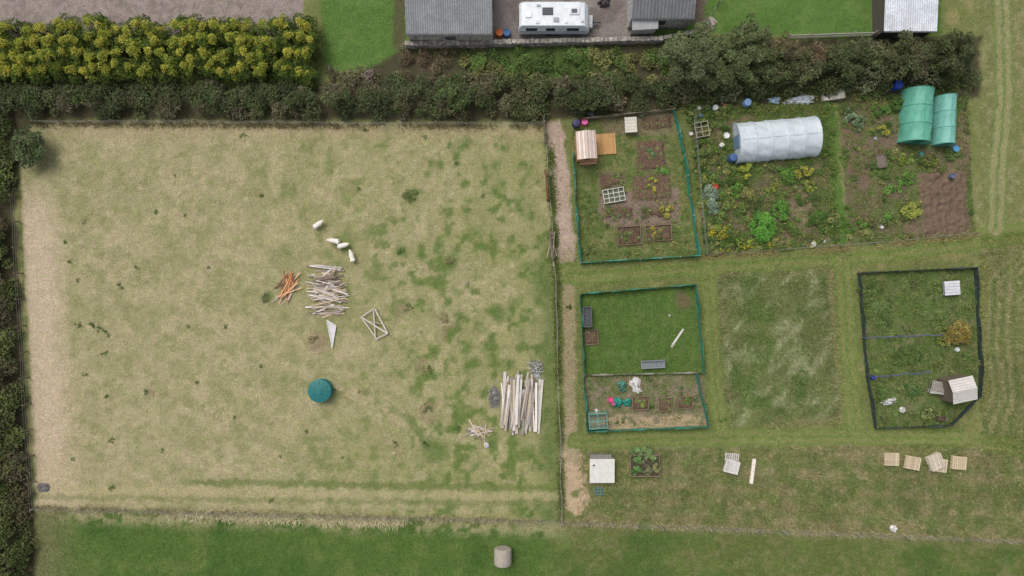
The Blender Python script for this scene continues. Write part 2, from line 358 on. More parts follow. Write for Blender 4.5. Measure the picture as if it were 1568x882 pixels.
# ---------------- hedges
def hedge(name,poly,h,dens,r0,r1,cols,per=400,leaf=0.10,edge=25,hmin=0.45):
    a=np.array(poly,float); area=abs(0.5*np.sum(a[:,0]*np.roll(a[:,1],-1)-np.roll(a[:,0],-1)*a[:,1]))*K*K
    n=int(area*dens); q=rand_in(poly,n); sd=-sdpoly(q[:,0],q[:,1],poly); hh=fbm(q[:,0],q[:,1],30,501,3); cn=fbm(q[:,0],q[:,1],34,511,3)
    B=[]; e=empty(name,0,0,0)
    g=G()
    for i in range(n):
        k=min(1,sd[i]/edge); zz=h*(hmin+(1-hmin)*k)*(0.55+0.9*hh[i]); r=random.uniform(r0,r1)
        z=max(r*0.5,zz-r)
        x,y=W(q[i,0],q[i,1])
        u=min(0.999,max(0,(cn[i]-0.3)/0.4+random.uniform(-0.3,0.3))); c=L(*cols[int(u*len(cols))])*random.uniform(0.75,1.3)
        B.append((x,y,z,r,c))
        if i%2==0: g.tube([(x,y,0),(x+random.uniform(-.2,.2),y+random.uniform(-.2,.2),z*0.6),(x+random.uniform(-.5,.5),y+random.uniform(-.5,.5),z+r*random.uniform(0.8,1.15))],[0.05,0.035,0.008],J(L(110,98,78),0.3),4)
    C,S,cc=blob_leaves(B,per,leaf); leaves('foliage',C,S,cc,e); g.build('stems','bark',e)
HG=[(56,64,38),(62,70,42),(68,76,44),(74,76,48),(60,72,38),(84,80,58)]
hedge('hawthorn_hedge',[(-60,134),(500,128),(610,128),(700,118),(860,124),(1035,124),(1035,160),(830,178),(60,178),(-60,186)],1.9,2.1,0.35,0.85,HG,per=440,leaf=.09)
hedge('hawthorn_hedge',[(-60,180),(34,185),(24,240),(18,330),(26,500),(44,775),(50,930),(-60,930)],2.0,2.0,0.4,0.9,[(64,74,38),(70,80,42),(80,88,46),(78,74,52)],per=440,leaf=.09)
hedge('shrub_hedge',[(1030,66),(1200,76),(1480,66),(1484,132),(1300,134),(1030,156)],2.2,1.7,0.4,0.95,HG+[(80,84,58)])
hedge('ivy_bank',[(700,84),(760,76),(1030,74),(1030,128),(720,122)],0.9,2.6,0.25,0.55,[(66,84,38),(80,104,46),(62,76,36),(104,106,56),(90,92,52)],per=650,leaf=0.075)
hedge('bramble_patch',[(615,74),(700,80),(705,125),(612,128)],0.7,1.6,0.25,0.5,[(68,72,42),(88,78,58)],per=600,leaf=0.07)
hedge('nettle_patch',[(500,104),(610,112),(612,132),(500,132)],0.7,2.0,0.25,0.5,[(72,76,50),(84,80,60),(90,92,58)],per=600,leaf=0.07)
# golden conifer hedge
def conifers():
    e=empty('golden_conifer_hedge'); B=[]; g=G()
    for px in np.arange(-60,488,17):
        for row,(py,hh) in enumerate([(54,2.7),(76,3.1),(97,3.0),(116,2.4)]):
            x,y=W(px+random.uniform(-8,8),py+random.uniform(-6,6)+ (4 if px<100 else 0)); h=hh*random.uniform(0.86,1.1)*(0.85 if px>465 else 1)
            g.tube([(x,y,0),(x,y,h*0.6),(x,y,h)],[0.09,0.06,0.01],L(90,70,50),5)
            for k in range(14):
                a=random.uniform(0,6.28); rr=random.uniform(0.0,0.75); zz=h*(1-0.32*rr)-random.uniform(0.12,0.5)
                top=rr<0.38
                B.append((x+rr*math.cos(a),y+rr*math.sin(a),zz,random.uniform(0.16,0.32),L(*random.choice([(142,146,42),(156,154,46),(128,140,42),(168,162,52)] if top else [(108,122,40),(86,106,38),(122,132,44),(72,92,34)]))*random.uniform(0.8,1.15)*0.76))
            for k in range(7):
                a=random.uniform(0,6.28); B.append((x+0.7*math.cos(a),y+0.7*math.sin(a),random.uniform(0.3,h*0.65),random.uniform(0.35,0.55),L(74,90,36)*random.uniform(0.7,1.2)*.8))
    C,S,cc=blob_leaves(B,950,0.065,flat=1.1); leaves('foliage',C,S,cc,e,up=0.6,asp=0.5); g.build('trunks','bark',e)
conifers()
# ---------------- trees / shrubs
def tree(name,px,py,h,cr,col,leafd=420,lsize=0.09,gap=0.5):
    x,y=W(px,py,h*0.6); e=empty(name,x,y,0); g=G(); B=[]
    g.tube([(0,0,-0.05),(0.05,0.03,h*0.3),(0.0,0.1,h*0.65)],[0.16*h/4,0.12*h/4,0.06*h/4],L(108,98,82),8)
    nl=13
    for i in range(nl):
        a=i*2.4+random.uniform(-.3,.3); l=cr*random.uniform(0.45,1.0); z0=h*random.uniform(0.2,0.5); z1=h*random.uniform(0.55,0.92)
        ex,ey=l*math.cos(a),l*math.sin(a)
        g.tube([(0.03,0.04,z0),(ex*0.5,ey*0.5,(z0+z1)*0.52),(ex,ey,z1)],[0.06*h/4,0.04*h/4,0.012],J(L(124,112,94)),5)
        for k in range(6):
            b=a+random.uniform(-.8,.8); f=random.uniform(0.4,1.1); tx,ty,tz=ex*f+random.uniform(-.4,.4),ey*f+random.uniform(-.4,.4),z1*random.uniform(0.75,1.12)
            g.tube([(ex*0.6,ey*0.6,z1*0.75),(tx,ty,tz+0.2)],[0.025,0.008],J(L(140,130,112)),4)
            B.append((tx,ty,tz-0.15,random.uniform(0.22,0.46)*cr/2.4+0.08,np.asarray(col)*random.uniform(0.7,1.35)))
    g.build('trunk_and_limbs','bark',e); C,S,cc=blob_leaves(B,leafd,lsize); leaves('crown',C,S,cc,e)
    return e
tree('grey_willow_tree',1056,84,4.6,2.9,L(80,88,56),560,.08)
tree('grey_willow_tree',1110,98,4.4,2.5,L(74,84,50),540,.08)
tree('grey_willow_tree',1150,70,3.8,2.0,L(74,82,50),540,.08)
tree('hawthorn_tree',1170,100,3.4,1.7,L(66,74,42))
tree('hawthorn_tree',1230,100,3.4,1.6,L(72,76,46))
tree('elder_tree',1200,80,3.2,1.3,L(84,78,52))
tree('elder_tree',1246,84,3.0,1.0,L(86,72,52))
tree('hawthorn_tree',1300,95,3.6,1.8,L(62,70,40))
tree('hawthorn_tree',1375,86,3.8,1.9,L(68,72,44))
tree('hawthorn_tree',1452,80,4.0,2.0,L(60,66,38))
tree('hawthorn_tree',46,228,2.2,1.7,L(70,82,50))
tree('hawthorn_tree',905,146,2.8,1.5,L(58,68,38))
tree('hawthorn_tree',700,150,2.6,1.4,L(62,74,40))
def clump(name,px,py,rx,ry,col,h=0.4,lsize=0.06,per=1700,n=None,fl=None,flcol=None,z0=0.0):
    x,y=W(px,py,z0); e=empty(name,x,y,z0); n=n or max(4,int(rx*ry/11)); B=[]; g=G()
    for i in range(n):
        a=random.uniform(0,6.28); k=math.sqrt(random.random())
        bx,by=rx*K*k*math.cos(a),ry*K*k*math.sin(a); r=random.uniform(0.13,0.28)*min(1.4,max(0.6,min(rx,ry)/10))
        z=h*random.uniform(0.5,1)*(1-0.4*k)-0.05
        B.append((bx,by,z,r,L(*col)*random.uniform(0.7,1.35)))
        g.tube([(bx,by,-0.02),(bx,by,z)],[0.015,0.006],L(84,92,50),4)
    g.build('stems','bark',e)
    C,S,cc=blob_leaves(B,per,lsize)
    if fl:
        m=(R.rand(len(C))<fl*.75)&(C[:,2]>h*0.4); cc[m]=L(*flcol)*(0.7+0.4*R.rand(m.sum()))[:,None]; C[m,2]+=0.06
    leaves('foliage',C,S,cc,e); return e
DK=(72,88,44)
for (a,b,r) in [(185,437,5),(155,505,6),(142,495,6),(165,511,5),(160,540,5),(225,600,4),(162,605,4),(172,675,4),(112,705,3),(172,747,5),(130,572,4),(300,585,3),(415,765,5),(120,497,5),(630,300,11),(613,383,6),(408,455,8),(690,398,8),(240,325,3),(285,330,3),(372,208,4),(108,400,3),(605,680,5),(652,680,5),(700,655,5),(210,410,3),(360,640,3),(560,200,4),(100,370,3),(345,500,2),(120,430,3),(430,700,3),(655,567,9),(482,522,9),(680,487,9),(625,472,7),(655,625,9),(525,700,3),(130,340,3),(270,270,2),(320,410,2),(400,560,2),(250,690,3),(470,660,2),(550,600,2),(290,500,2),(400,300,2),(550,290,2),(700,250,2),(650,210,3),(740,300,2)]:
    clump('grass_tussock',a,b,r,r*0.9,DK if r<8 else random.choice([(82,92,54),(88,100,52),(104,98,66)]),0.14,0.05,900,n=max(3,int(r*1.2)))
PL=[('marigold_plant',998,283,7,12,(104,124,48),.5,.3,(214,190,50)),('bean_plant',1012,262,9,7,(90,130,52),.5,0,0),('cabbage_plant',993,236,8,12,(92,116,76),.4,0,0),
('shrub',985,326,9,8,(84,100,50),.5,.1,(200,190,120)),('marigold_plant',1020,322,9,9,(120,126,60),.5,.3,(210,180,60)),('shrub',958,360,12,7,(84,104,48),.4,0,0),('marigold_plant',1003,356,10,7,(120,120,60),.4,.4,(214,180,70)),
('shrub',905,382,9,10,(84,100,52),.5,.1,(190,170,110)),('shrub',1035,376,12,6,(112,112,60),.4,.2,(190,170,80)),('shrub',900,340,6,12,(72,92,42),.4,0,0),('shrub',965,388,14,6,(78,98,44),.4,.15,(200,150,60)),('shrub',898,300,5,9,(76,96,44),.4,0,0),('shrub',1030,350,6,12,(84,104,50),.4,.1,(180,170,90)),('herb_plant',930,318,6,5,(90,110,60),.3,0,0),('shrub',903,178,14,6,(64,80,40),.6,0,0),('shrub',945,272,7,5,(88,108,54),.3,0,0),('shrub',1045,255,4,10,(76,96,46),.4,0,0),('shrub',940,330,8,4,(84,104,60),.3,0,0),
('lavender_bush',1087,304,12,16,(106,122,100),.8,0,0),('lavender_bush',1090,328,10,8,(98,116,92),.6,0,0),('sweetcorn_plant',1165,348,17,19,(78,124,44),.9,0,0),('sweetcorn_plant',1195,322,13,12,(76,112,42),.7,0,0),('lettuce_row',1140,370,15,6,(96,132,46),.4,.15,(220,190,50)),
('marigold_plant',1100,356,16,9,(110,124,44),.5,.35,(206,172,44)),('marigold_plant',1135,378,22,5,(104,120,44),.4,.3,(206,176,54)),('marigold_plant',1172,374,14,5,(104,120,44),.4,.3,(206,176,54)),('yellow_shrub',1138,262,9,12,(118,136,48),.8,.2,(196,184,60)),('courgette_plant',1128,285,12,8,(84,118,48),.5,0,0),('sunflower_plant',1225,264,14,10,(108,116,54),.9,.25,(200,178,66)),('courgette_plant',1205,268,12,12,(80,112,44),.6,0,0),('shrub',1240,285,9,10,(88,110,48),.5,.2,(200,180,70)),('marigold_plant',1245,375,7,5,(130,130,80),.4,.3,(210,200,140)),
('shrub',1070,235,8,16,(68,84,40),.6,0,0),('shrub',1070,275,8,14,(88,104,50),.6,.1,(210,190,80)),('bean_plant',1118,305,10,9,(76,104,40),.6,0,0),('bean_plant',1145,300,10,6,(84,108,44),.4,0,0),('bean_plant',1215,345,11,12,(84,104,48),.4,0,0),('courgette_plant',1250,335,12,12,(70,96,40),.5,0,0),('shrub',1180,290,10,8,(88,110,46),.4,.2,(200,180,70)),('shrub',1098,385,20,4,(80,96,44),.5,.1,(210,180,60)),('bean_plant',1270,230,5,20,(74,100,40),.5,0,0),('shrub',1065,190,9,10,(70,86,44),.5,0,0),
('leek_row',1300,178,9,12,(98,116,86),.6,0,0),('leek_row',1315,192,8,14,(92,110,78),.6,0,0),('marigold_plant',1348,200,16,7,(114,118,52),.6,.3,(190,174,60)),('shrub',1348,172,22,8,(76,104,44),.6,0,0),('carrot_row',1365,290,17,9,(92,126,54),.35,0,0),('yellow_shrub',1392,326,12,13,(116,126,56),.6,.15,(176,166,70)),('lettuce_row',1357,330,14,6,(80,124,44),.3,0,0),('carrot_row',1385,244,16,8,(92,116,48),.4,.2,(190,180,60)),('shrub',1420,246,16,10,(76,92,44),.5,.1,(190,160,60)),('shrub',1455,238,10,10,(74,92,44),.5,0,0),('bean_plant',1318,345,12,8,(76,100,42),.3,0,0),('shrub',1370,160,14,10,(66,88,38),.8,0,0),('potato_plant',1385,275,14,9,(78,110,44),.4,0,0),('courgette_plant',1340,262,10,8,(80,100,46),.3,0,0),('bean_plant',1290,240,6,18,(80,108,42),.4,0,0),('bean_plant',1296,340,6,24,(70,100,36),.4,0,0),('shrub',1345,150,30,6,(60,80,34),.6,0,0),
('rowan_shrub',1460,512,17,17,(108,104,50),1.3,.12,(170,116,54)),('shrub',1440,520,10,10,(100,108,48),.8,0,0),('shrub',1345,600,8,16,(74,94,44),.7,0,0),('shrub',1415,632,28,8,(88,100,54),.6,.05,(190,180,110)),('shrub',1350,480,16,18,(84,100,52),.3,0,0),('shrub',1385,545,26,14,(78,96,46),.3,0,0),('shrub',1470,550,12,9,(80,96,44),.5,0,0),('shrub',1398,596,14,9,(70,96,48),.5,0,0),('shrub',1340,440,12,12,(76,92,44),.3,0,0),
('tomato_plant',980,617,8,7,(100,124,50),.4,.25,(200,180,60)),('tomato_plant',1048,614,8,7,(76,116,44),.5,.2,(180,70,60)),('shrub',1065,614,5,12,(84,110,50),.5,.1,(220,150,170)),('shrub',905,590,8,5,(90,104,60),.4,0,0),('shrub',1012,603,12,5,(98,108,60),.3,0,0),('shrub',945,645,20,3,(92,106,56),.3,0,0),('herb_plant',1018,619,5,5,(90,90,70),.3,0,0),
('dock_weed',870,470,4,6,(66,84,38),.3,0,0),('weed_clump',520,118,16,10,(82,80,54),.5,0,0),('weed_clump',1110,640,12,6,(76,100,40),.3,0,0),('weed_clump',940,95,14,9,(112,110,66),.6,0,0)]
for p in PL: clump(p[0],p[1],p[2],p[3],p[4],p[5],p[6],0.065 if p[6]>.5 else 0.055,fl=p[7],flcol=p[8] or None)
def veg(name,poly,n,cols,h,th,seed,r0=.12,r1=.32,per=1400,ls=.055,fl=.012):
    q=rand_in(poly,n); x,y=q[:,0],q[:,1]; f=fbm(x,y,18,seed,3); m=(f>th)&~inpoly(x,y,PLOW); q=q[m]; f=f[m]; cn=fbm(q[:,0],q[:,1],14,seed+7,2); B=[]; g=G(); e=empty(name)
    for i in range(len(q)):
        if (1120<q[i,0]<1260 and 165<q[i,1]<250) or (1378<q[i,0]<1475 and 135<q[i,1]<226): continue
        X,Y=W(q[i,0],q[i,1]); r=random.uniform(r0,r1); u=min(.999,max(0,(cn[i]-.25)*2+random.uniform(-.15,.15))); c=L(*cols[int(u*len(cols))])*random.uniform(.75,1.3)
        z=h*random.uniform(.2,1)*min(1,(f[i]-th)*6+.3)-r*.4; B.append((X,Y,z,r,c)); g.tube([(X,Y,-.02),(X,Y,max(.05,z))],[.012,.005],L(84,88,54),3)
    C,S,cc=blob_leaves(B,per,ls); k=R.rand(len(C))<fl; cc[k]=L(206,184,96); leaves('foliage',C,S,cc,e); g.build('stems','bark',e)
WC=[(62,82,38),(76,100,44),(90,108,50),(84,92,50),(112,114,62),(70,92,40)]
veg('allotment_vegetation',PC,720,WC,.5,.47,701); veg('allotment_vegetation',PD,430,WC,.4,.52,711); veg('allotment_vegetation',PE,480,[(80,96,48),(90,106,54),(98,108,60),(84,92,54)],.25,.48,721,.12,.3,fl=0.0)
veg('garden_plants',[(885,300),(1055,275),(1066,390),(890,402)],130,WC,.3,.5,731,.08,.2); veg('garden_plants',[(895,578),(1074,574),(1080,632),(898,640)],110,WC,.3,.5,741,.08,.2)
veg('border_plants',[(1052,165),(1082,165),(1104,388),(1080,390)],240,WC,.6,.4,751)
veg('border_plants',[(1080,372),(1284,358),(1284,376),(1082,390)],160,WC,.4,.42,761,.1,.25)
veg('tall_weeds',[(1120,560),(1270,540),(1280,640),(1120,648)],160,[(82,106,50),(94,112,58),(76,100,46)],.15,.5,771,.12,.3,fl=0)
def weeds(name,poly,n,cols,h,th,seed,size=0.055):
    q=rand_in(poly,n); m=fbm(q[:,0],q[:,1],13,seed,3)+0.15*R.rand(len(q))>th; m&=~inpoly(q[:,0],q[:,1],PLOW); q=q[m]; n=len(q)
    b=fbm(q[:,0],q[:,1],8,seed+9,3); ci=np.clip(((b-0.25)*2*len(cols)).astype(int),0,len(cols)-1)
    cl=np.array([L(*c) for c in cols])[ci]*(0.7+0.6*R.rand(n))[:,None]*1.5
    C=np.stack([(q[:,0]-784)*K,(441-q[:,1])*K,0.04+h*R.rand(n)*np.clip((b-0.3)*3,0.1,1)],1)
    leaves(name,C,size*(0.5+R.rand(n)),cl)
weeds('allotment_weeds',PC,26000,WC,0.25,0.5,601); weeds('allotment_weeds',PD,18000,WC,0.2,0.54,611); weeds('allotment_weeds',PE,16000,WC,0.2,0.5,621)
weeds('garden_weeds',PA,6000,WC,0.1,0.6,631); weeds('garden_weeds',[(893,575),(1075,572),(1080,648),(898,655)],3500,WC,0.12,0.55,641)
weeds('hedge_bottom_weeds',[(1030,135),(1480,128),(1480,165),(1040,175)],9000,WC,0.4,0.45,651)
# ---------------- garden beds
def bed(cx,cy,w,h,rot=0.07,frame=False):
    x,y=W(cx,cy); e=empty('garden_bed',x,y,0,rot); w*=K*0.95; h*=K*0.95
    nx,ny=max(5,int(w/0.1)),max(5,int(h/0.1)); gx,gy=np.meshgrid(np.linspace(-w/2,w/2,nx),np.linspace(-h/2,h/2,ny))
    ed=np.minimum(np.minimum(gx+w/2,w/2-gx),np.minimum(gy+h/2,h/2-gy)); z=np.minimum(ed*0.6,0.1)-0.02+0.09*R.rand(ny,nx)
    if not frame: z-=0.12*(fbm(gx.ravel()*20+cx,gy.ravel()*20+cy,14,801,2).reshape(ny,nx)>.58)*(ed<.3)
    id_=np.arange(nx*ny).reshape(ny,nx); F=np.stack([id_[:-1,:-1],id_[:-1,1:],id_[1:,1:],id_[1:,:-1]],-1).reshape(-1,4)
    V=np.stack([(gx+.03*R.randn(ny,nx)).ravel(),(gy+.03*R.randn(ny,nx)).ravel(),z.ravel()],1); new_mesh('soil',V,F,L(98,80,66)[None,:]*(0.75+0.5*R.rand(len(V)))[:,None]*random.uniform(0.95,1.25),e,M['soil'])
    g=G()
    for k in range(max(4,int(w*h*4))):
        xx,yy=random.uniform(-w/2+.1,w/2-.1),random.uniform(-h/2+.1,h/2-.1); g.tube([(xx,yy,0),(xx+random.uniform(-.08,.08),yy+random.uniform(-.08,.08),.16)],[.012,.004],L(104,116,64),3)
        for t in range(6):
            a=t*1.05+random.random(); g.add([(xx,yy,.1),(xx+.09*math.cos(a-.3),yy+.09*math.sin(a-.3),.14),(xx+.16*math.cos(a),yy+.16*math.sin(a),.12),(xx+.09*math.cos(a+.3),yy+.09*math.sin(a+.3),.14)],[(0,1,2,3)],J(L(*random.choice([(104,126,64),(90,112,56),(120,132,84)]))*1.3,.2))
    g.build('seedlings','leaf',e)
    if frame:
        g=G(); c=L(138,122,100)
        for s in (-1,1): g.box((0,s*(h/2+0.03),0.1),(w+0.12,0.04,0.26),J(c)); g.box((s*(w/2+0.03),0,0.1),(0.04,h,0.26),J(c))
        g.build('edging_boards','wood',e)
for b in BEDS_A: bed(*b,frame=b[1]>350)
for b in BEDS_B: bed(*b,frame=True)
# ---------------- fences
def along(pts,step):
    out=[]; 
    for i in range(len(pts)-1):
        a=Vector(W(*pts[i])); b=Vector(W(*pts[i+1])); n=max(1,round((b-a).length/step))
        for k in range(n): out.append(a.lerp(b,k/n))
    out.append(Vector(W(*pts[-1]))); return out
def wire_fence(name,pts,step=2.2,h=1.15,col=(140,128,108),lean=0.08):
    e=empty(name); p=along(pts,step); g=G(); w=G(); tops=[]
    for q in p:
        dx,dy=random.uniform(-lean,lean),random.uniform(-lean,lean); hh=h*random.uniform(0.92,1.1)
        g.tube([(q.x,q.y,-0.1),(q.x+dx,q.y+dy,hh)],[0.06,0.055],J(L(*col),0.25),6); tops.append((q.x,q.y,dx,dy))
    for z in (0.2,0.5,0.8,1.08):
        w.tube([(a+dx*z/h,b+dy*z/h,z) for a,b,dx,dy in tops],0.009,L(140,140,132),3)
    for i in range(len(tops)-1):
        a,b=tops[i],tops[i+1]
        for t in np.arange(0.05,1,0.15): w.tube([(a[0]+(b[0]-a[0])*t,a[1]+(b[1]-a[1])*t,0.05),(a[0]+(b[0]-a[0])*t,a[1]+(b[1]-a[1])*t,0.85)],0.004,L(140,140,132),3)
    g.build('posts','wood',e); w.build('wire_mesh','metal',e)
wire_fence('wire_fence',[(58,776),(860,797)],2.0,col=(170,160,146))
wire_fence('wire_fence',[(860,797),(1610,828)],2.2,col=(160,150,134))
wire_fence('wire_fence',[(832,180),(840,270),(850,430),(860,797)],2.0,1.3,(112,100,84),0.15)
wire_fence('wire_fence',[(60,188),(832,192)],2.4,1.2,(134,122,104))
wire_fence('wire_fence',[(28,300),(58,776)],2.4,1.2,(120,108,90))
wire_fence('wire_fence',[(1060,172),(1080,390),(1284,377),(1492,358)],3.2,0.7,(130,118,96))
def net_fence(name,pts,h,col,pc,step=1.8,wav=0.08):
    e=empty(name); p=along(pts,step); g=G(); n=G()
    for q in p: g.tube([(q.x,q.y,-.1),(q.x+random.uniform(-.05,.05),q.y+random.uniform(-.05,.05),h+.15)],0.035,J(L(*pc),.2),6)
    fine=along(pts,0.3); V=[];F=[];ph=random.random()*6
    for i,q in enumerate(fine):
        o=wav*math.sin(i*0.5+ph)*random.uniform(.3,1.2)+random.uniform(-.04,.04); hk=h*(.9+.12*math.sin(i*.23+ph))
        V+=[(q.x,q.y+o*0.3,0.0),(q.x+o,q.y+o,hk*0.5),(q.x+o*0.6,q.y-o*0.6,hk*(1+0.08*math.sin(i*.7))),(q.x+o+0.05,q.y+o+0.04,hk*0.93)]
    for i in range(len(fine)-1):
        a=i*4; b=a+4
        for k in range(3): F.append((a+k,b+k,b+k+1,a+k+1))
    n.add(V,F,L(*col)); n.build('netting','net',e); g.build('posts','wood',e)
TE=(58,144,126)
net_fence('green_netting_fence',[(1030,170),(1046,240),(1068,392),(888,403),(882,330),(877,235)],0.85,TE,(190,185,170))
net_fence('netting_fence',[(878,186),(1030,170)],0.9,(130,122,106),(140,128,110))
net_fence('green_netting_fence',[(1064,572),(1083,652),(898,659),(893,573),(888,450),(1063,436),(1076,572)],0.85,(60,132,110),(120,110,90))
net_fence('garden_netting_fence',[(894,574),(1075,570)],0.5,(150,146,130),(150,140,120))
net_fence('dark_netting_fence',[(1312,418),(1490,410),(1498,560),(1497,605),(1452,650),(1338,655),(1325,575),(1312,418)],0.7,(66,78,72),(96,90,80))
for (pts) in ([(1316,516),(1440,512)],[(1330,576),(1420,568)]):
    e=empty('bean_cane_row'); g=G(); p=along(pts,0.5)
    for q in p: g.tube([(q.x,q.y,0),(q.x+random.uniform(-.05,.05),q.y,0.7)],0.012,L(160,140,100),4)
    g.tube([(q.x,q.y+random.uniform(-.06,.06),0.6+random.uniform(-.05,.05)) for q in p],0.032,L(84,94,150),5); g.build('canes_and_line','wood',e)
# ---------------- gates
def gate(px,py,l,rot,col):
    x,y=W(px,py); e=empty('wooden_gate',x,y,0,rot); g=G()
    for z in (0.25,0.45,0.68,0.92,1.15): g.box((0,0,z),(l,0.04,0.1),J(L(*col)))
    for s in (-1,1): g.box((s*l/2,0,0.65),(0.1,0.1,1.3),J(L(*col)))
    g.box((0,0.045,0.7),(l*1.02,0.03,0.09),J(L(*col)),(0,-0.35,0)); g.build('gate_frame','wood',e)
gate(836,285,2.6,math.radians(94),(136,88,62)); gate(843,378,2.4,math.radians(97),(130,116,98)); gate(833,203,2.2,math.radians(95),(112,100,86))
e=empty('timber_rails',*W(843,385),0); g=G()
for i in range(7): g.box((random.uniform(-.3,.3),random.uniform(-1,1),0.3+random.random()*.5),(0.09,random.uniform(1.5,2.6),0.05),J(L(150,136,118),.3),(random.uniform(-.3,.3),0,random.uniform(-.3,.3)))
g.build('rails','wood',e)
# ---------------- timber piles
def pile(name,px,py,sx,sy,n,l0,l1,ang,da,cols,w=(0.08,0.2),h=0.5,edge=None):
    x,y=W(px,py); e=empty(name,x,y,0); g=G()
    for i in range(n):
        u,v=random.uniform(-1,1),random.uniform(-1,1); l=random.uniform(l0,l1); a=math.radians(ang+random.gauss(0,da))
        g.box((u*sx*K,v*sy*K,0.06+h*random.random()*(1-0.6*abs(u))*(1-0.4*abs(v))),(l,random.uniform(*w),random.uniform(.03,.07)),J(L(*random.choice(cols)),.18),(random.uniform(-.25,.25),random.uniform(-.06,.06),a))
    g.build('planks','wood',e)
WCOL=[(206,198,190),(184,172,162),(160,146,132),(214,206,198),(128,112,100),(190,168,140)]
pile('timber_pile',500,428,8,22,42,1.2,3.0,4,18,WCOL,(0.06,0.17),0.5)
pile('timber_pile',504,462,8,20,42,1.5,3.6,-4,16,WCOL+[(170,150,130)],(0.06,0.17),0.5)
pile('timber_pile',441,442,9,13,30,1.0,2.6,60,22,[(204,140,90),(214,176,136),(190,130,90),(190,180,170),(130,96,76),(206,160,116)],(0.05,0.13),0.35)
pile('timber_stack',794,618,24,8,66,3.0,5.2,86,5,[(206,198,190),(188,176,160),(216,210,202),(170,158,146),(120,108,98),(196,180,156),(150,142,134)],(0.1,0.26),0.55)
pile('timber_offcuts',738,660,14,6,18,0.6,2.0,0,40,WCOL,(0.06,0.16),0.25)
pile('timber_offcuts',820,622,16,4,6,4,5,87,3,[(216,208,196),(190,186,180)],(0.12,0.28),0.3)
pile('brushwood_pile',820,562,8,8,110,0.2,0.9,45,70,[(166,166,158),(190,188,180),(130,130,120)],(0.02,0.06),0.5)
pile('timber_board',1037,518,1,1,2,1.9,2.1,55,2,[(206,200,192)],(0.12,0.16),0.05)
pile('timber_board',1152,721,1,1,2,2.2,2.3,82,1,[(216,206,192)],(0.28,0.3),0.1)
x,y=W(507,511); e=empty('triangular_roof_truss',x,y,0); g=G()
A=Vector((-0.35,1.25,.12)); Bv=Vector((0.5,0.75,.12)); Cv=Vector((0.15,-1.3,.12))
g.add([A,Bv,Cv,A-Vector((0,0,.06)),Bv-Vector((0,0,.06)),Cv-Vector((0,0,.06))],[(0,2,1),(3,4,5),(0,1,4,3),(1,2,5,4),(2,0,3,5)],L(205,200,202))
g.build('panel','paint',e)
g=G()
for a,b in ((A,Bv),(Bv,Cv),(Cv,A)): g.tube([a+Vector((0,0,.04)),b+Vector((0,0,.04))],0.04,L(226,222,218),5)
g.build('edge_battens','wood',e)
x,y=W(576,494); e=empty('timber_frame',x,y,0); g=G(); P=[(-1.3,.5,.2),(-.1,1.3,.25),(1.2,-1.0,.2),(.1,-1.5,.17)]
for a,b in ((0,1),(1,2),(2,3),(3,0),(0,2),(1,3),(0,2)): g.tube([Vector(P[a])+Vector((random.uniform(-.12,.12),random.uniform(-.1,.1),random.uniform(0,.15))),Vector(P[b])+Vector((random.uniform(-.15,.15),random.uniform(-.1,.1),.1))],0.06,J(L(206,196,184)),5)
g.tube([(-.9,.2,.2),(.9,-.2,.3)],.05,L(170,156,140),5); g.build('poles','wood',e)
def mound(name,px,py,rx,ry,h,col):
    x,y=W(px,py); e=empty(name,x,y,0); g=G(); n=300
    for i in range(n):
        a=random.uniform(0,6.28); k=math.sqrt(random.random())*random.uniform(.8,1.15); s=random.uniform(.06,.14)
        g.box((rx*K*k*math.cos(a),ry*K*k*math.sin(a),max(.02,h*(1-k)+.02)),(s,s*.8,s*.7),J(L(*col),.3),(random.random()*3,random.random()*3,random.random()*3))
    g.build('stones','stone',e)
mound('gravel_heap',757,608,9,17,0.3,(146,142,138)); mound('rubble_heap',820,575,6,6,0.3,(190,190,184)); mound('soil_heap',68,746,10,7,0.25,(134,130,126))
def stone(name,px,py,s,col=(215,212,205)):
    x,y=W(px,py); bpy.ops.mesh.primitive_ico_sphere_add(subdivisions=2,radius=s,location=(x,y,s*.5)); o=bpy.context.object; o.name=name; 
    for v in o.data.vertices: v.co*=random.uniform(.82,1.15); v.co.z*=.7
    a=o.data.color_attributes.new('Col','FLOAT_COLOR','POINT'); c=list(L(*col))+[1]; a.data.foreach_set('color',c*len(o.data.vertices)); o.data.materials.append(M['stone'])
for a in [(745,681,.26),(1366,808,.36,(226,222,214)),(1025,483,.12),(715,433,.16,(176,168,150)),(1380,627,.28),(1245,374,.25),(1262,370,.14)]: stone('boulder',*a)
# ---------------- water tank
x,y=W(494,596); e=empty('water_tank',x,y,0); g=G(); tc=L(40,112,110)
g.lathe([(1.0,0),(1.0,.25),(1.03,.28),(1.0,.31),(1.0,.6),(1.03,.63),(1.0,.66),(1.0,.95),(1.05,1.0),(1.05,1.06),(.96,1.08),(.7,1.13),(.36,1.17),(.3,1.17),(.3,1.24),(.1,1.26),(.02,1.26)],tc,40); g.build('tank_shell','hard',e)
g=G()
for k in range(12):
    t=k*math.pi/6; g.box((.66*math.cos(t),.66*math.sin(t),1.13),(.5,.05,.04),L(36,106,104),(0,.1,t))
g.tube([(1.0,0,.2),(1.25,0,.2)],.05,L(20,60,60)); g.build('lid_ribs','hard',e)
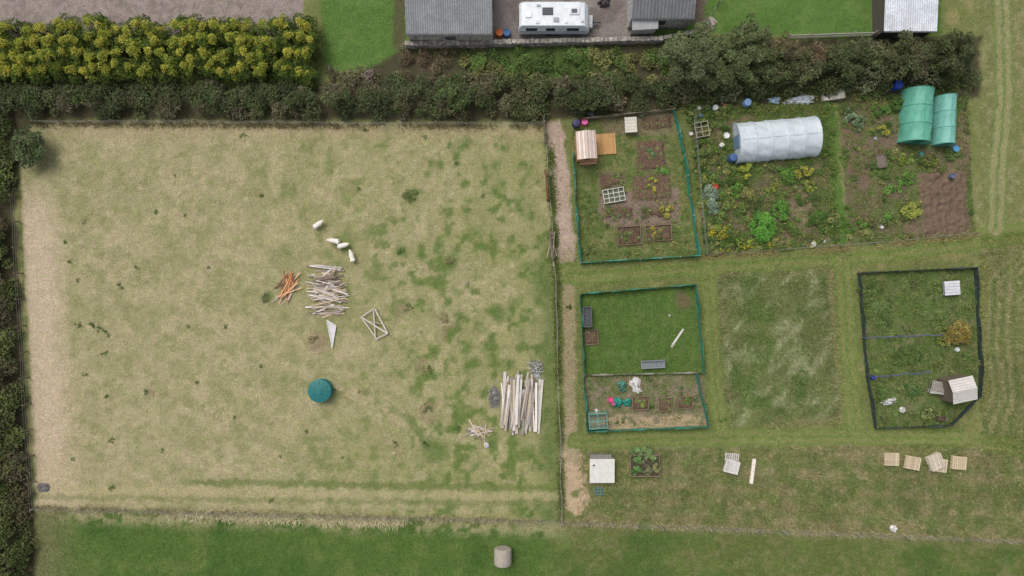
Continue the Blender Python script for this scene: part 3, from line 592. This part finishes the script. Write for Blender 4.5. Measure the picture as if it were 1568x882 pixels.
# ---------------- round bale
x,y=W(770,851,0.6); e=empty('round_bale',x,y,0); g=G(); seg=36
V=[];F=[]; rings=[(-.67,.02),(-.66,.3),(-.68,.55),(-.66,.70),(-.6,.76),(-.4,.78),(0,.79),(.4,.78),(.6,.76),(.66,.70),(.68,.55),(.66,.3),(.67,.02)]
for yy,r in rings:
    for k in range(seg):
        t=2*math.pi*k/seg; rr=r*(1+.02*math.sin(k*3)+random.uniform(-.01,.01)); V.append((rr*math.cos(t),yy*1.15,.76+rr*math.sin(t)))
for i in range(len(rings)-1):
    for k in range(seg): F.append((i*seg+k,i*seg+(k+1)%seg,(i+1)*seg+(k+1)%seg,(i+1)*seg+k))
g.add(V,F,L(166,156,142)); g.build('straw_roll','straw',e,smooth=True)
g=G()
for yy in np.arange(-.6,.61,.15): g.tube([(.795*math.cos(t),yy*1.15,.76+.795*math.sin(t)) for t in np.linspace(0,2*math.pi,30)],.008,L(200,196,186),4)
g.build('net_wrap','net',e)
# ---------------- sheep
def sheep_mesh():
    vs=[(-.42,0,.62),(-.18,0,.66),(.12,0,.66),(.36,0,.66),(.50,0,.76),(.60,.0,.86),(.72,.02,.82),(.82,.03,.76)]
    rd=[.19,.27,.28,.24,.14,.105,.09,.05]
    ed=[(i,i+1) for i in range(7)]
    for s in (-1,1):
        b=len(vs); vs+=[(.34,s*.13,.50),(.35,s*.14,.30),(.34,s*.14,.14),(.38,s*.14,.03)]; rd+=[.10,.05,.035,.04]; ed+=[(3,b),(b,b+1),(b+1,b+2),(b+2,b+3)]
        b=len(vs); vs+=[(-.36,s*.13,.50),(-.28,s*.14,.40),(-.42,s*.14,.24),(-.38,s*.14,.03)]; rd+=[.13,.07,.04,.04]; ed+=[(0,b),(b,b+1),(b+1,b+2),(b+2,b+3)]
        b=len(vs); vs+=[(.60,s*.12,.88),(.57,s*.20,.86)]; rd+=[.03,.02]; ed+=[(5,b),(b,b+1)]
    b=len(vs); vs+=[(-.58,0,.60),(-.64,0,.45)]; rd+=[.05,.035]; ed+=[(0,b),(b,b+1)]
    me=bpy.data.meshes.new('sheep'); me.from_pydata(vs,ed,[]); o=bpy.data.objects.new('tmp',me); bpy.context.collection.objects.link(o)
    s=o.modifiers.new('s','SKIN'); 
    for i,r in enumerate(rd): me.skin_vertices[0].data[i].radius=(r,r)
    me.skin_vertices[0].data[1].use_root=True
    o.modifiers.new('u','SUBSURF').levels=2
    dg=bpy.context.evaluated_depsgraph_get(); m2=bpy.data.meshes.new_from_object(o.evaluated_get(dg)); bpy.data.objects.remove(o)
    n=len(m2.vertices); c=np.ones((n,4),dtype=np.float32)
    for i,v in enumerate(m2.vertices):
        fl=v.co.z>.40 and v.co.x<.56
        if fl: v.co+=v.normal*(.03*math.sin(v.co.x*40)*math.sin(v.co.y*37+v.co.z*31)+.01)
        c[i,:3]=L(234,228,216) if fl else L(222,208,192)
    if 'Col' in m2.color_attributes: m2.color_attributes.remove(m2.color_attributes['Col'])
    a=m2.color_attributes.new('Col','FLOAT_COLOR','POINT'); a.data.foreach_set('color',c.ravel()); m2.materials.clear(); m2.materials.append(M['fleece'])
    m2.polygons.foreach_set('use_smooth',[True]*len(m2.polygons)); return m2
SM=sheep_mesh()
for (a,b,r) in [(487,344,35),(512,369,170),(525,376,15),(539,393,105)]:
    x,y=W(a,b,.5); o=bpy.data.objects.new('sheep',SM); o.location=(x,y,.0); o.rotation_euler=(0,0,math.radians(r)); o.scale=(.84,.84,.84); bpy.context.collection.objects.link(o)
# ---------------- polytunnels
def tunnel(name,px,py,l,w,h,rot,col,hoopc,doorcol,nh=6,sag=.06):
    x,y=W(px,py,h*.5); e=empty(name,x,y,0,math.radians(rot)); na=24; nl=int(l/.1); V=[];F=[]
    wn=R.rand(64,64)
    for i in range(nl+1):
        u=-l/2+l*i/nl; s=abs(math.sin(math.pi*(i/nl)*(nh-1)))
        for k in range(na+1):
            t=math.pi*k/na; q=1-sag*.35*s*(.6+.4*math.sin(k*1.3+i*.2))+.01*math.sin(k*2.1+i*.9)+.018*(wn[i%64,k]-.5)
            V.append((u,-w/2*math.cos(t)*q,h*(math.sin(t)**.8)*q))
    st=na+1
    for i in range(nl):
        for k in range(na): F.append((i*st+k,(i+1)*st+k,(i+1)*st+k+1,i*st+k+1))
    c=np.array([L(*col)*(1+.08*(random.random()-.5)) for _ in V]); new_mesh('film_cover',np.array(V),np.array(F),c,e,M['plastic'],smooth=True)
    g=G()
    for i in range(nh):
        u=-l/2+l*i/(nh-1); g.tube([(u,-w/2*1.012*math.cos(t),h*1.012*max(0,math.sin(t))**.8) for t in np.linspace(0,math.pi,22)],.022,L(*hoopc),6)
    g.tube([(-l/2,0,h*1.0),(l/2,0,h*1.0)],.02,L(*hoopc),5)
    g.build('hoops','hard',e)
    for s in (-1,1):
        g=G(); P=[(s*(l/2-.02),-w/2*math.cos(t),h*max(0,math.sin(t))**.8) for t in np.linspace(0,math.pi,20)]
        g.add(P,[tuple(range(20))],L(*col)*.9); g.build('end_wall','plastic',e)
        g=G(); g.box((s*(l/2+.03),0,.9*h/2.1),(.05,w*.3,1.7*h/2.1),L(*doorcol)); g.build('door','hard',e)
tunnel('polytunnel',1190,212,7.3,3.7,2.0,5,(214,222,226),(190,202,208),(110,140,160),6,.14)
tunnel('green_polytunnel',1407,177,4.8,2.7,1.9,86,(106,178,154),(74,150,124),(40,110,90),4,.14)
tunnel('green_polytunnel',1449,184,4.4,1.8,1.6,88,(130,192,178),(100,166,150),(50,120,100),4,.14)
# ---------------- barrels, pots, tubs
def barrel(name,px,py,r,h,col,open_=True):
    x,y=W(px,py,h*.5); e=empty(name,x,y,0); g=G(); 
    pr=[(r*.85,0),(r*.98,h*.2),(r,h*.5),(r*.98,h*.8),(r*.93,h),(r*.84,h)]
    pr+= [(r*.80,h*.85),(.01,h*.84)] if open_ else [(r*.5,h+.02),(.01,h+.03)]
    g.lathe(pr,L(*col),20); g.build('shell','hard',e,smooth=False)
    g=G()
    for z in (.3,.7): g.tube([(r*1.0*math.cos(t),r*1.0*math.sin(t),h*z) for t in np.linspace(0,2*math.pi,20)],.015,L(*col)*.8,4)
    g.build('rim_bands','hard',e)
for a in [('water_barrel',1372,132,.4,1.0,(36,66,150),False),('water_barrel',1121,242,.36,.9,(70,96,140),False),('water_barrel',882,190,.35,1.0,(60,54,90),False),('plant_pot',895,187,.3,.5,(226,110,170)),('plant_pot',1070,166,.2,.3,(190,190,190)),('bucket',1095,165,.25,.4,(214,216,216)),('bucket',1110,163,.22,.4,(200,130,110)),('water_barrel',1143,158,.34,.8,(120,150,190),False),('bucket',1112,208,.28,.4,(226,226,222)),('bucket',1105,222,.22,.3,(214,214,204)),('plant_pot',1095,286,.24,.35,(200,60,50)),('plant_pot',935,612,.25,.35,(214,80,130)),('plant_pot',939,618,.18,.3,(200,90,150)),('bucket',1073,178,.22,.3,(90,110,150)),('tub',765,51,.35,.5,(206,110,50)),('tub',776,51,.35,.5,(60,110,160)),('water_butt',1457,270,.22,.5,(100,106,136)),('plant_pot',1340,212,.15,.2,(160,160,170)),('bucket',1336,578,.2,.4,(50,70,150)),('plant_pot',1410,236,.2,.3,(70,130,120)),('bucket',1463,228,.3,.35,(90,150,190)),('water_butt',905,176,.25,.6,(70,70,84)),('bucket',1058,205,.18,.3,(200,196,190)),('plant_pot',1465,535,.2,.3,(200,206,206)),('bucket',1350,348,.15,.2,(200,200,196)),('plant_pot',913,628,.12,.2,(220,218,214))]: barrel(*a)
def tarp(name,px,py,w,h,rot,col,hh=.35):
    x,y=W(px,py); e=empty(name,x,y,0,math.radians(rot)); n=14; gx,gy=np.meshgrid(np.linspace(-.5,.5,n),np.linspace(-.5,.5,n))
    wob=R.rand(n,n); z=hh*np.clip(1-4*np.maximum(gx**2,gy**2),0,1)**.5*(.6+.6*wob)+.03
    V=np.stack([(gx*w*K*(1+.25*np.sin(gy*7))+.05*R.randn(n,n)).ravel(),(gy*h*K*(1+.2*np.sin(gx*6+1))+.05*R.randn(n,n)).ravel(),z.ravel()],1); id_=np.arange(n*n).reshape(n,n); F=np.stack([id_[:-1,:-1],id_[:-1,1:],id_[1:,1:],id_[1:,:-1]],-1).reshape(-1,4)
    new_mesh('sheet',V,F,np.tile(L(*col),(len(V),1))*(.9+.2*R.rand(len(V)))[:,None],e,M['hard'])
tarp('tarpaulin',1228,153,34,12,5,(200,206,210)); tarp('tarpaulin',1185,154,16,9,0,(170,190,206)); tarp('garden_fleece',973,590,15,24,12,(206,200,194),.2)
tarp('tarpaulin',945,616,14,12,-20,(40,140,120),.4); tarp('tarpaulin',960,616,12,10,10,(50,146,126),.3); tarp('tarpaulin',952,591,12,16,5,(80,130,112),.4); tarp('garden_fleece',1360,615,20,8,15,(206,206,200),.3); tarp('compost_heap',565,120,24,24,5,(100,88,76),.7); tarp('tarpaulin',1208,156,16,6,10,(190,196,200),.2)
def planter(name,px,py,w,d,h,rot,col,inner,hh=None):
    x,y=W(px,py,h*.5); e=empty(name,x,y,0,math.radians(rot)); g=G(); w*=K;d*=K
    for i in range(2):
        z=h*(i+.5)/2; 
        for s in (-1,1): g.box((0,s*d/2,z),(w,.05,h/2-.01),J(L(*col))); g.box((s*w/2,0,z),(.05,d-.06,h/2-.01),J(L(*col)))
    for a in (-1,1):
        for b in (-1,1): g.box((a*(w/2-.06),b*(d/2-.06),h/2+.04),(.07,.07,h+.06),J(L(*col)))
    g.build('boards','wood',e); g=G(); g.box((0,0,h*.4),(w-.06,d-.06,h*.75),L(*inner)); g.build('fill','soil',e)
planter('raised_planter',987,712,44,32,.6,0,(140,122,104),(84,76,60))
for a in [(976,704,7,(84,112,60)),(997,700,8,(104,124,72)),(992,720,7,(96,98,66)),(973,719,7,(80,112,56)),(985,690,9,(96,120,72)),(1004,716,6,(110,110,70)),(985,710,6,(92,92,70)),(968,692,6,(90,116,64))]: clump('planter_plants',a[0],a[1],a[2],a[2],a[3],.4,.055,n=9,z0=.5)
planter('compost_bin',899,485,12,30,.9,2,(100,100,102),(84,86,88)); planter('wooden_box',1348,247,14,20,.4,10,(120,106,90),(120,110,100)); planter('raised_planter',1275,146,34,14,.5,8,(170,160,146),(200,192,180))
planter('compost_bin',1440,640,10,6,.6,0,(100,90,74),(90,80,60))
def gridframe(name,px,py,w,d,h,rot,fc,gc,nx=4,ny=3,bw=.06):
    x,y=W(px,py,h); e=empty(name,x,y,0,math.radians(rot)); w*=K;d*=K; g=G()
    for i in range(nx+1): g.box((-w/2+w*i/nx,0,h),(bw,d+.06,.05),L(*fc))
    for j in range(ny+1): g.box((0,-d/2+d*j/ny,h+.028),(w+.06,bw,.05),L(*fc))
    for a in (-1,1):
        for b in (-1,1): g.box((a*w/2,b*d/2,h/2-.03),(.07,.07,h-.0),L(*fc))
    for s in (-1,1): g.box((0,s*(d/2+.01),.06),(w,.05,.12),L(*fc)); 
    g.build('frame','paint',e); g=G(); g.box((0,0,.1),(w-.1,d-.1,.1),L(*gc)); g.build('base','soil',e)
    g=G(); 
    for s in (-1,1): g.box((0,s*(d/2),h*.5),(w-.08,.012,h*.7),L(*gc)*1.2)
    g.build('side_panes','glass',e)
gridframe('cold_frame',940,299,32,20,.35,10,(216,214,206),(110,114,90),bw=.045); gridframe('greenhouse_frame',916,645,27,22,1.2,4,(80,160,150),(140,138,116),2,2); gridframe('potting_table',1075,198,20,22,.7,10,(160,150,134),(100,94,70),2,3); gridframe('seed_tray',917,752,14,10,.15,0,(90,130,124),(90,100,80),3,2)
def bench(name,px,py,l,w,h,rot,col,back=False):
    x,y=W(px,py,h); e=empty(name,x,y,0,math.radians(rot)); g=G()
    n=5
    for i in range(n): g.box((0,-w/2+w*(i+.5)/n,h),(l,w/n-.02,.04),J(L(*col),.08))
    for a in (-1,1):
        for b in (-1,1): g.box((a*(l/2-.12),b*(w/2-.08),h/2-.02),(.07,.07,h),J(L(*col))*.8)
        g.box((a*(l/2-.12),0,h*.4),(.05,w-.2,.06),L(*col)*.8)
    if back: g.box((0,w/2,h+.3),(l,.05,.12),L(*col)); g.box((0,w/2,h+.14),(l,.05,.08),L(*col))
    g.build('slats_and_legs','wood',e)
bench('garden_bench',1000,558,2.2,.75,.5,3,(132,136,138),True); bench('garden_table',966,191,1.1,1.4,.7,3,(206,200,186)); bench('garden_table',1458,441,1.4,1.3,.6,4,(200,200,204)); bench('garden_bench',1441,123,1.6,.5,.6,0,(120,112,100))
# ---------------- pallets
def pallet(px,py,rot,n=2,col=(206,188,158),sx=1.3,sy=1.15,tilt=0):
    x,y=W(px,py,.2*n); e=empty('wooden_pallet',x,y,0,math.radians(rot)); g=G()
    for k in range(n):
        z=.15*k+.03; r=random.uniform(-.06,.06)
        for j in (-1,0,1): g.box((0,j*(sy/2-.05),z+.05),(sx,.09,.08),J(L(*col)),(0,0,r))
        for i in range(7): g.box((-sx/2+.07+(sx-.14)*i/6,0,z+.105),(.11,sy,.022),J(L(*col),.16),(0,0,r))
    o=g.build('slats','wood',e); o.rotation_euler=(0,tilt,0)
pallet(1367,704,-2); pallet(1400,710,-10,3); pallet(1436,709,22,4,(214,202,182),1.3,1.3,tilt=.08); pallet(1439,713,-8,2,(206,190,164),1.5,1.2); pallet(1471,710,-5,3); pallet(1122,716,-14,3,(216,210,204)); pallet(1121,704,-6,1,(196,190,184))
# ---------------- small sheds
def shed(name,px,py,w,d,h,rot,roofc,wallc,rise=.35,ridge='y',over=.1,door=True,stripe=None):
    x,y=W(px,py,h); e=empty(name,x,y,0,math.radians(rot)); g=G()
    g.box((0,0,h/2),(w,d,h),L(*wallc)); g.build('walls','wood',e,bevel=.01)
    g=G()
    for i in range(int(h/.16)):
        for s in (-1,1): g.box((0,s*(d/2+.01),.08+i*.16),(w+.02,.025,.13),J(L(*wallc),.1)); g.box((s*(w/2+.01),0,.08+i*.16),(.025,d,.13),J(L(*wallc),.1))
    g.build('cladding','wood',e)
    g=G(); W2,D2=(w,d) if ridge=='y' else (d,w)
    def T(a,b,c): return (a,b,c) if ridge=='y' else (b,a,c)
    g2=G(); L2=D2/2+over
    for s in (-1,1):
        m=5
        for i in range(m):
            u0=i/m;u1=(i+1)/m-.02; X0,X1=s*(W2/2+over)*u0,s*(W2/2+over)*u1; z0,z1=h+rise*(1-u0)+.03,h+rise*(1-u1)+.02
            c=J(L(*roofc),.06) if not stripe or i%2 else J(L(*stripe),.06)
            V=[T(X0,-L2,z0),T(X1,-L2,z1),T(X1,L2,z1),T(X0,L2,z0),T(X0,-L2,z0-.04),T(X1,-L2,z1-.04),T(X1,L2,z1-.04),T(X0,L2,z0-.04)]
            g2.add(V,[(0,1,2,3),(7,6,5,4),(0,4,5,1),(1,5,6,2),(2,6,7,3),(3,7,4,0)],c)
    g2.box(T(0,0,h+rise+.03),(.14,2*L2,.05) if ridge=='y' else (2*L2,.14,.05),L(*roofc)*.8); g2.build('roof','paint',e)
    for s in (-1,1):
        g.add([T(-W2/2,s*(D2/2),h),T(W2/2,s*(D2/2),h),T(0,s*(D2/2),h+rise)],[(0,1,2)],L(*wallc))
    g.build('gables','wood',e)
    g=G(); g.box((w/2+.04,-d*.1,.85*h/2),(.04,.6,h*.8),L(*wallc)*.7); g.build('door','wood',e)
    g=G(); g.box((0,-d/2-.04,h*.65),(w*.35,.03,h*.25),L(40,48,52)); g.build('window','glass',e)
shed('garden_shed',898,222,1.6,2.3,1.9,4,(226,208,196),(186,138,98),.3,'y',stripe=(204,182,168))
x,y=W(927,221); e=empty('wooden_deck',x,y,0,math.radians(4)); g=G()
for i in range(12): g.box((-.85+.155*i,0,.12),(.14,1.9,.04),J(L(190,146,96),.12))
g.box((0,.9,.05),(1.8,.06,.1),L(150,110,70)); g.box((0,-.9,.05),(1.8,.06,.1),L(150,110,70)); g.build('boards','wood',e)
x,y=W(900,247); e=empty('wooden_steps',x,y,0,math.radians(4)); g=G()
for i in range(3): g.box((0,-.2+.22*i,.08+.12*i),(1.7,.2,.05),J(L(206,160,124),.12)); 
g.box((-.8,0,.1),(.05,.6,.25),L(150,110,80)); g.box((.8,0,.1),(.05,.6,.25),L(150,110,80)); g.build('treads','wood',e)
shed('garden_shed',1474,597,2.0,2.0,1.9,12,(206,200,192),(110,98,84),.3,'x')
bench('potting_bench',1440,592,1.6,.9,.8,-10,(150,142,134)); bench('potting_bench',1436,600,1.4,.4,.7,-6,(190,186,180))
x,y=W(922,719,.9); e=empty('chicken_coop',x,y,0); g=G()
g.box((0,0,.45),(2.0,2.1,.75),L(150,140,122)); g.build('body','wood',e,bevel=.02)
g=G(); g.box((0,-.12,.9),(2.25,2.2,.06),L(214,210,202),(.05,0,0)); g.build('roof_panel','paint',e,bevel=.01)
g=G(); g.box((-.1,1.15,.6),(1.9,.35,.5),L(130,126,118)); g.box((0,-1.1,.5),(.6,.04,.5),L(96,84,70)); 
for a in (-.9,.9):
    for b in (-.95,.95): g.box((a,b,.05),(.09,.09,.3),L(110,96,80))
g.build('nest_box','wood',e); g=G(); g.box((-.75,.4,.955),(.2,.14,.05),L(90,90,92)); g.build('vent','hard',e)
# ---------------- big buildings
def corr_roof(g,x0,x1,pts,col,pitch=.18,amp=.03):
    n=int((x1-x0)/pitch*4); V=[];F=[]; m=len(pts)
    for i in range(n+1):
        x=x0+(x1-x0)*i/n; dz=amp*math.sin(i*math.pi/2)
        for (y,z) in pts: V.append((x,y,z+dz))
    for i in range(n):
        for k in range(m-1): F.append((i*m+k,(i+1)*m+k,(i+1)*m+k+1,i*m+k+1))
    g.add(V,F,col)
def building(name,x0p,x1p,ytop,y0p,h,rise,roofc,wallc,wallmat='stone',ridgep=None,over=.12,roofmat='metal',pitch=.2,vary=0.0):
    xa,_=W(x0p,0,h); xb,_=W(x1p,0,h); _,ya=W(0,y0p,h); _,yb=W(0,ytop,h)
    cx,cy=(xa+xb)/2,(ya+yb)/2; e=empty(name,cx,cy,0); w=xb-xa-2*over; d=yb-ya-2*over
    g=G(); g.box((0,0,h/2-.05),(w,d,h-.1),L(*wallc)); g.build('walls',wallmat,e)
    rp=0 if ridgep is None else ridgep
    g=G(); Y0=-d/2-over; Y1=d/2+over; yr=Y0+(Y1-Y0)*rp
    pts=[(Y0,h+.03)]; 
    K1=6
    if rp>0:
        for i in range(1,K1+1): pts.append((Y0+(yr-Y0)*i/K1,h+.03+rise*i/K1))
        for i in range(1,K1+1): pts.append((yr+(Y1-yr)*i/K1,h+.03+rise*(1-i/K1)))
    else: pts.append((Y1,h+.03+rise))
    corr_roof(g,-w/2-over,w/2+over,pts,L(*roofc),pitch); g.build('roof',roofmat,e)
    g=G()
    for s in (-1,1): g.add([(s*w/2,-d/2,h-.1),(s*w/2,d/2,h-.1),(s*w/2,yr,h+rise-.02)] if rp>0 else [(s*w/2,-d/2,h-.1),(s*w/2,d/2,h-.1),(s*w/2,d/2,h+rise)],[(0,1,2)],L(*wallc))
    g.build('gables',wallmat,e)
    g=G(); g.box((0,-d/2-.03,h*.55),(.9,.05,.8),L(60,66,70)); g.build('window','glass',e)
    g=G(); g.box((w/2+.03,0,1.0),(.05,1.0,2.0),L(80,70,60)); g.box((0,-d/2-.05,h*.55-.45),(1.1,.1,.07),L(170,165,155)); g.build('door_and_sill','wood',e)
    if rp>0: g=G(); g.box((0,yr,h+rise+.05),(w+2*over,.3,.08),L(*roofc)*.85); g.build('ridge_cap',roofmat,e)
    g=G(); g.tube([(-w/2-.1,Y0-.05,h-.05),(w/2+.1,Y0-.05,h-.05)],.05,L(110,112,114),8); g.build('gutter','hard',e)
    return e,w,d
building('stone_outbuilding',622,754,-70,52,2.6,.9,(142,143,143),(182,176,164),ridgep=.42,over=.05)
building('slate_outbuilding',967,1063,-60,28,2.6,1.0,(116,117,118),(194,192,186),ridgep=.45,pitch=.3,over=.05)
building('metal_roof_shed',1353,1434,-50,48,2.2,.4,(204,208,212),(90,84,76),'wood')
g=G(); e2=empty('lean_to_roof',*W(988,36,2.2),2.1); g.box((0,0,.1),(2.3,1.0,.05),L(170,170,168),(.30,0,.05)); g.box((0,-.35,-1.0),(2.1,.08,2.0),L(160,156,148)); g.build('panel','paint',e2)
def wall(name,pts,h,t,col):
    e=empty(name); g=G(); p=along(pts,.42)
    for row in range(int(h/.2)):
        for i in range(len(p)-1):
            a,b=p[i],p[i+1]; m=(a+b)/2; an=math.atan2(b.y-a.y,b.x-a.x); g.box((m.x+random.uniform(-.02,.02)+(.1 if row%2 else 0),m.y+random.uniform(-.03,.03),.1+row*.2),((b-a).length-.03,t*random.uniform(.9,1.1),.185),J(L(*col),.2),(0,0,an+random.uniform(-.03,.03)))
    g.build('stones','stone',e,bevel=.02)
wall('stone_wall',[(622,72),(756,70),(1012,64)],1.0,.4,(166,158,148))
wall('stone_wall',[(1012,62),(1064,52)],.8,.35,(156,150,140))
e=empty('picket_fence'); g=G(); p=along([(1202,60),(1352,55)],.22)
for q in p: g.box((q.x,q.y,.5),(.09,.03,1.0),J(L(206,200,190),.1))
for z in (.25,.8): g.tube([(p[0].x,p[0].y+.04,z),(p[-1].x,p[-1].y+.04,z)],.035,L(196,190,180),5)
for q in p[::9]: g.box((q.x,q.y+.08,.55),(.1,.1,1.15),L(150,140,126))
g.build('pickets','wood',e)
wire_fence('wire_fence',[(1075,40),(1120,-20)],2.0,1.1,(120,110,96))
# ---------------- caravan
x0,_=W(849,0,2.5); e=empty('caravan',x0,W(0,21,2.5)[1],0); 
Wc=2.15
P=[(-3.15,.45),(-3.18,1.2),(-3.10,2.1),(-2.9,2.42),(-2.5,2.5),(2.2,2.5),(2.7,2.38),(3.0,1.9),(3.2,1.2),(3.15,.5),(2.9,.42),(-2.9,.42)]
g=G(); n=len(P); V=[(a,-Wc/2,b) for a,b in P]+[(a,Wc/2,b) for a,b in P]; F=[tuple(range(n)),tuple(range(n,2*n))[::-1]]+[(i,i+n,(i+1)%n+n,(i+1)%n) for i in range(n)]
g.add(V,F,L(222,225,226)); g.build('body','paint',e,bevel=.07)
g=G(); dk=L(44,50,58)
for xx,ww in ((-2.0,1.0),(-.3,.8),(1.7,1.1)): g.box((xx,-Wc/2-.01,1.65),(ww,.03,.6),dk); g.box((xx,Wc/2+.01,1.65),(ww,.03,.6),dk)
g.box((3.0,0,1.75),(.04,1.7,.6),dk,(0,-.25,0)); g.box((-3.16,0,1.75),(.03,1.5,.6),dk); g.build('windows','glass',e)
g=G(); g.box((-.6,.2,2.54),(.95,.65,.08),L(60,66,72)); g.box((.15,-.55,2.54),(.5,.4,.08),L(150,156,160)); g.build('skylight','glass',e,bevel=.02)
g=G(); g.box((-2.3,-.1,2.56),(.5,.5,.12),L(240,240,240)); g.box((1.75,.2,2.56),(.9,.6,.1),L(214,216,218)); g.box((2.45,-.6,2.5),(.25,.25,.1),L(200,204,206)); g.box((-1.5,-.75,2.55),(.28,.28,.1),L(210,212,214)); g.box((1.0,-.75,2.55),(.2,.2,.12),L(235,235,235)); g.box((-1.4,.7,2.54),(.35,.2,.06),L(160,165,170)); g.build('roof_vents','hard',e,bevel=.02)
g=G(); g.box((1.75,.2,2.62),(.5,.35,.03),L(90,96,100)); g.tube([(-2.9,-Wc/2+.03,2.47),(2.6,-Wc/2+.03,2.47)],.03,L(170,175,180),6); g.tube([(-2.9,Wc/2-.03,2.47),(2.6,Wc/2-.03,2.47)],.03,L(170,175,180),6); g.box((0,-Wc/2-.012,1.1),(6.1,.015,.12),L(90,120,160)); g.box((.65,-Wc/2-.02,1.35),(.65,.03,1.75),L(205,208,210)); g.build('trim_and_door','paint',e)
g=G()
for s in (-1,1):
    for xx in (-.35,.45): g.tube([(xx,s*(Wc/2-.02),.33),(xx,s*(Wc/2-.22),.33)],.33,L(30,30,32),20)
g.build('wheels','hard',e); g=G()
g.tube([(3.0,-.5,.4),(4.1,0,.42)],.05,L(120,124,126)); g.tube([(3.0,.5,.4),(4.1,0,.42)],.05,L(120,124,126)); g.tube([(4.0,0,.42),(4.35,0,.5)],.06,L(40,40,44)); g.tube([(3.9,.1,0),(3.9,.1,.7)],.035,L(150,150,150)); g.box((3.35,0,.62),(.4,1.1,.4),L(214,216,216)); g.build('tow_hitch','metal',e)
pile('scrap_timber',1040,-2,10,6,10,.6,1.6,20,40,[(150,120,90),(110,96,84),(180,170,160)],(.08,.2),.3)
tarp('tarpaulin',925,5,16,12,10,(84,76,76),.5); tarp('green_tarpaulin',990,62,40,8,-3,(60,110,92),.4)
pile('broken_slabs',1085,40,8,10,14,.3,.8,10,60,[(120,110,100),(160,150,140)],(.2,.5),.2)
# ---------------- camera / light
cam=bpy.data.cameras.new('cam'); cam.lens=24; cam.sensor_width=36; cam.clip_end=3000; co=bpy.data.objects.new('camera',cam); co.location=(0,0,H); co.rotation_euler=(0,0,0); bpy.context.collection.objects.link(co); bpy.context.scene.camera=co
w=bpy.data.worlds.new('World'); bpy.context.scene.world=w; w.use_nodes=True; N=w.node_tree.nodes; Lk=w.node_tree.links; bg=N['Background']
sk=N.new('ShaderNodeTexSky'); sk.sky_type='NISHITA'; sk.sun_disc=False; sk.sun_elevation=math.radians(58); sk.sun_rotation=math.radians(-40); sk.air_density=1.0; sk.dust_density=3.0
hs=N.new('ShaderNodeHueSaturation'); hs.inputs['Saturation'].default_value=.35; Lk.new(sk.outputs[0],hs.inputs['Color']); Lk.new(hs.outputs[0],bg.inputs[0]); bg.inputs[1].default_value=.15
sl=bpy.data.lights.new('sun','SUN'); sl.energy=1.5; sl.angle=math.radians(35); sl.color=(1,.965,.92); so=bpy.data.objects.new('sun',sl); bpy.context.collection.objects.link(so)
az=math.radians(-40); el=math.radians(58); d=Vector((math.sin(az)*math.cos(el),math.cos(az)*math.cos(el),math.sin(el))); so.rotation_euler=d.to_track_quat('Z','Y').to_euler()
sc=bpy.context.scene; sc.view_settings.view_transform='Standard'; sc.view_settings.look='None'; sc.view_settings.exposure=0
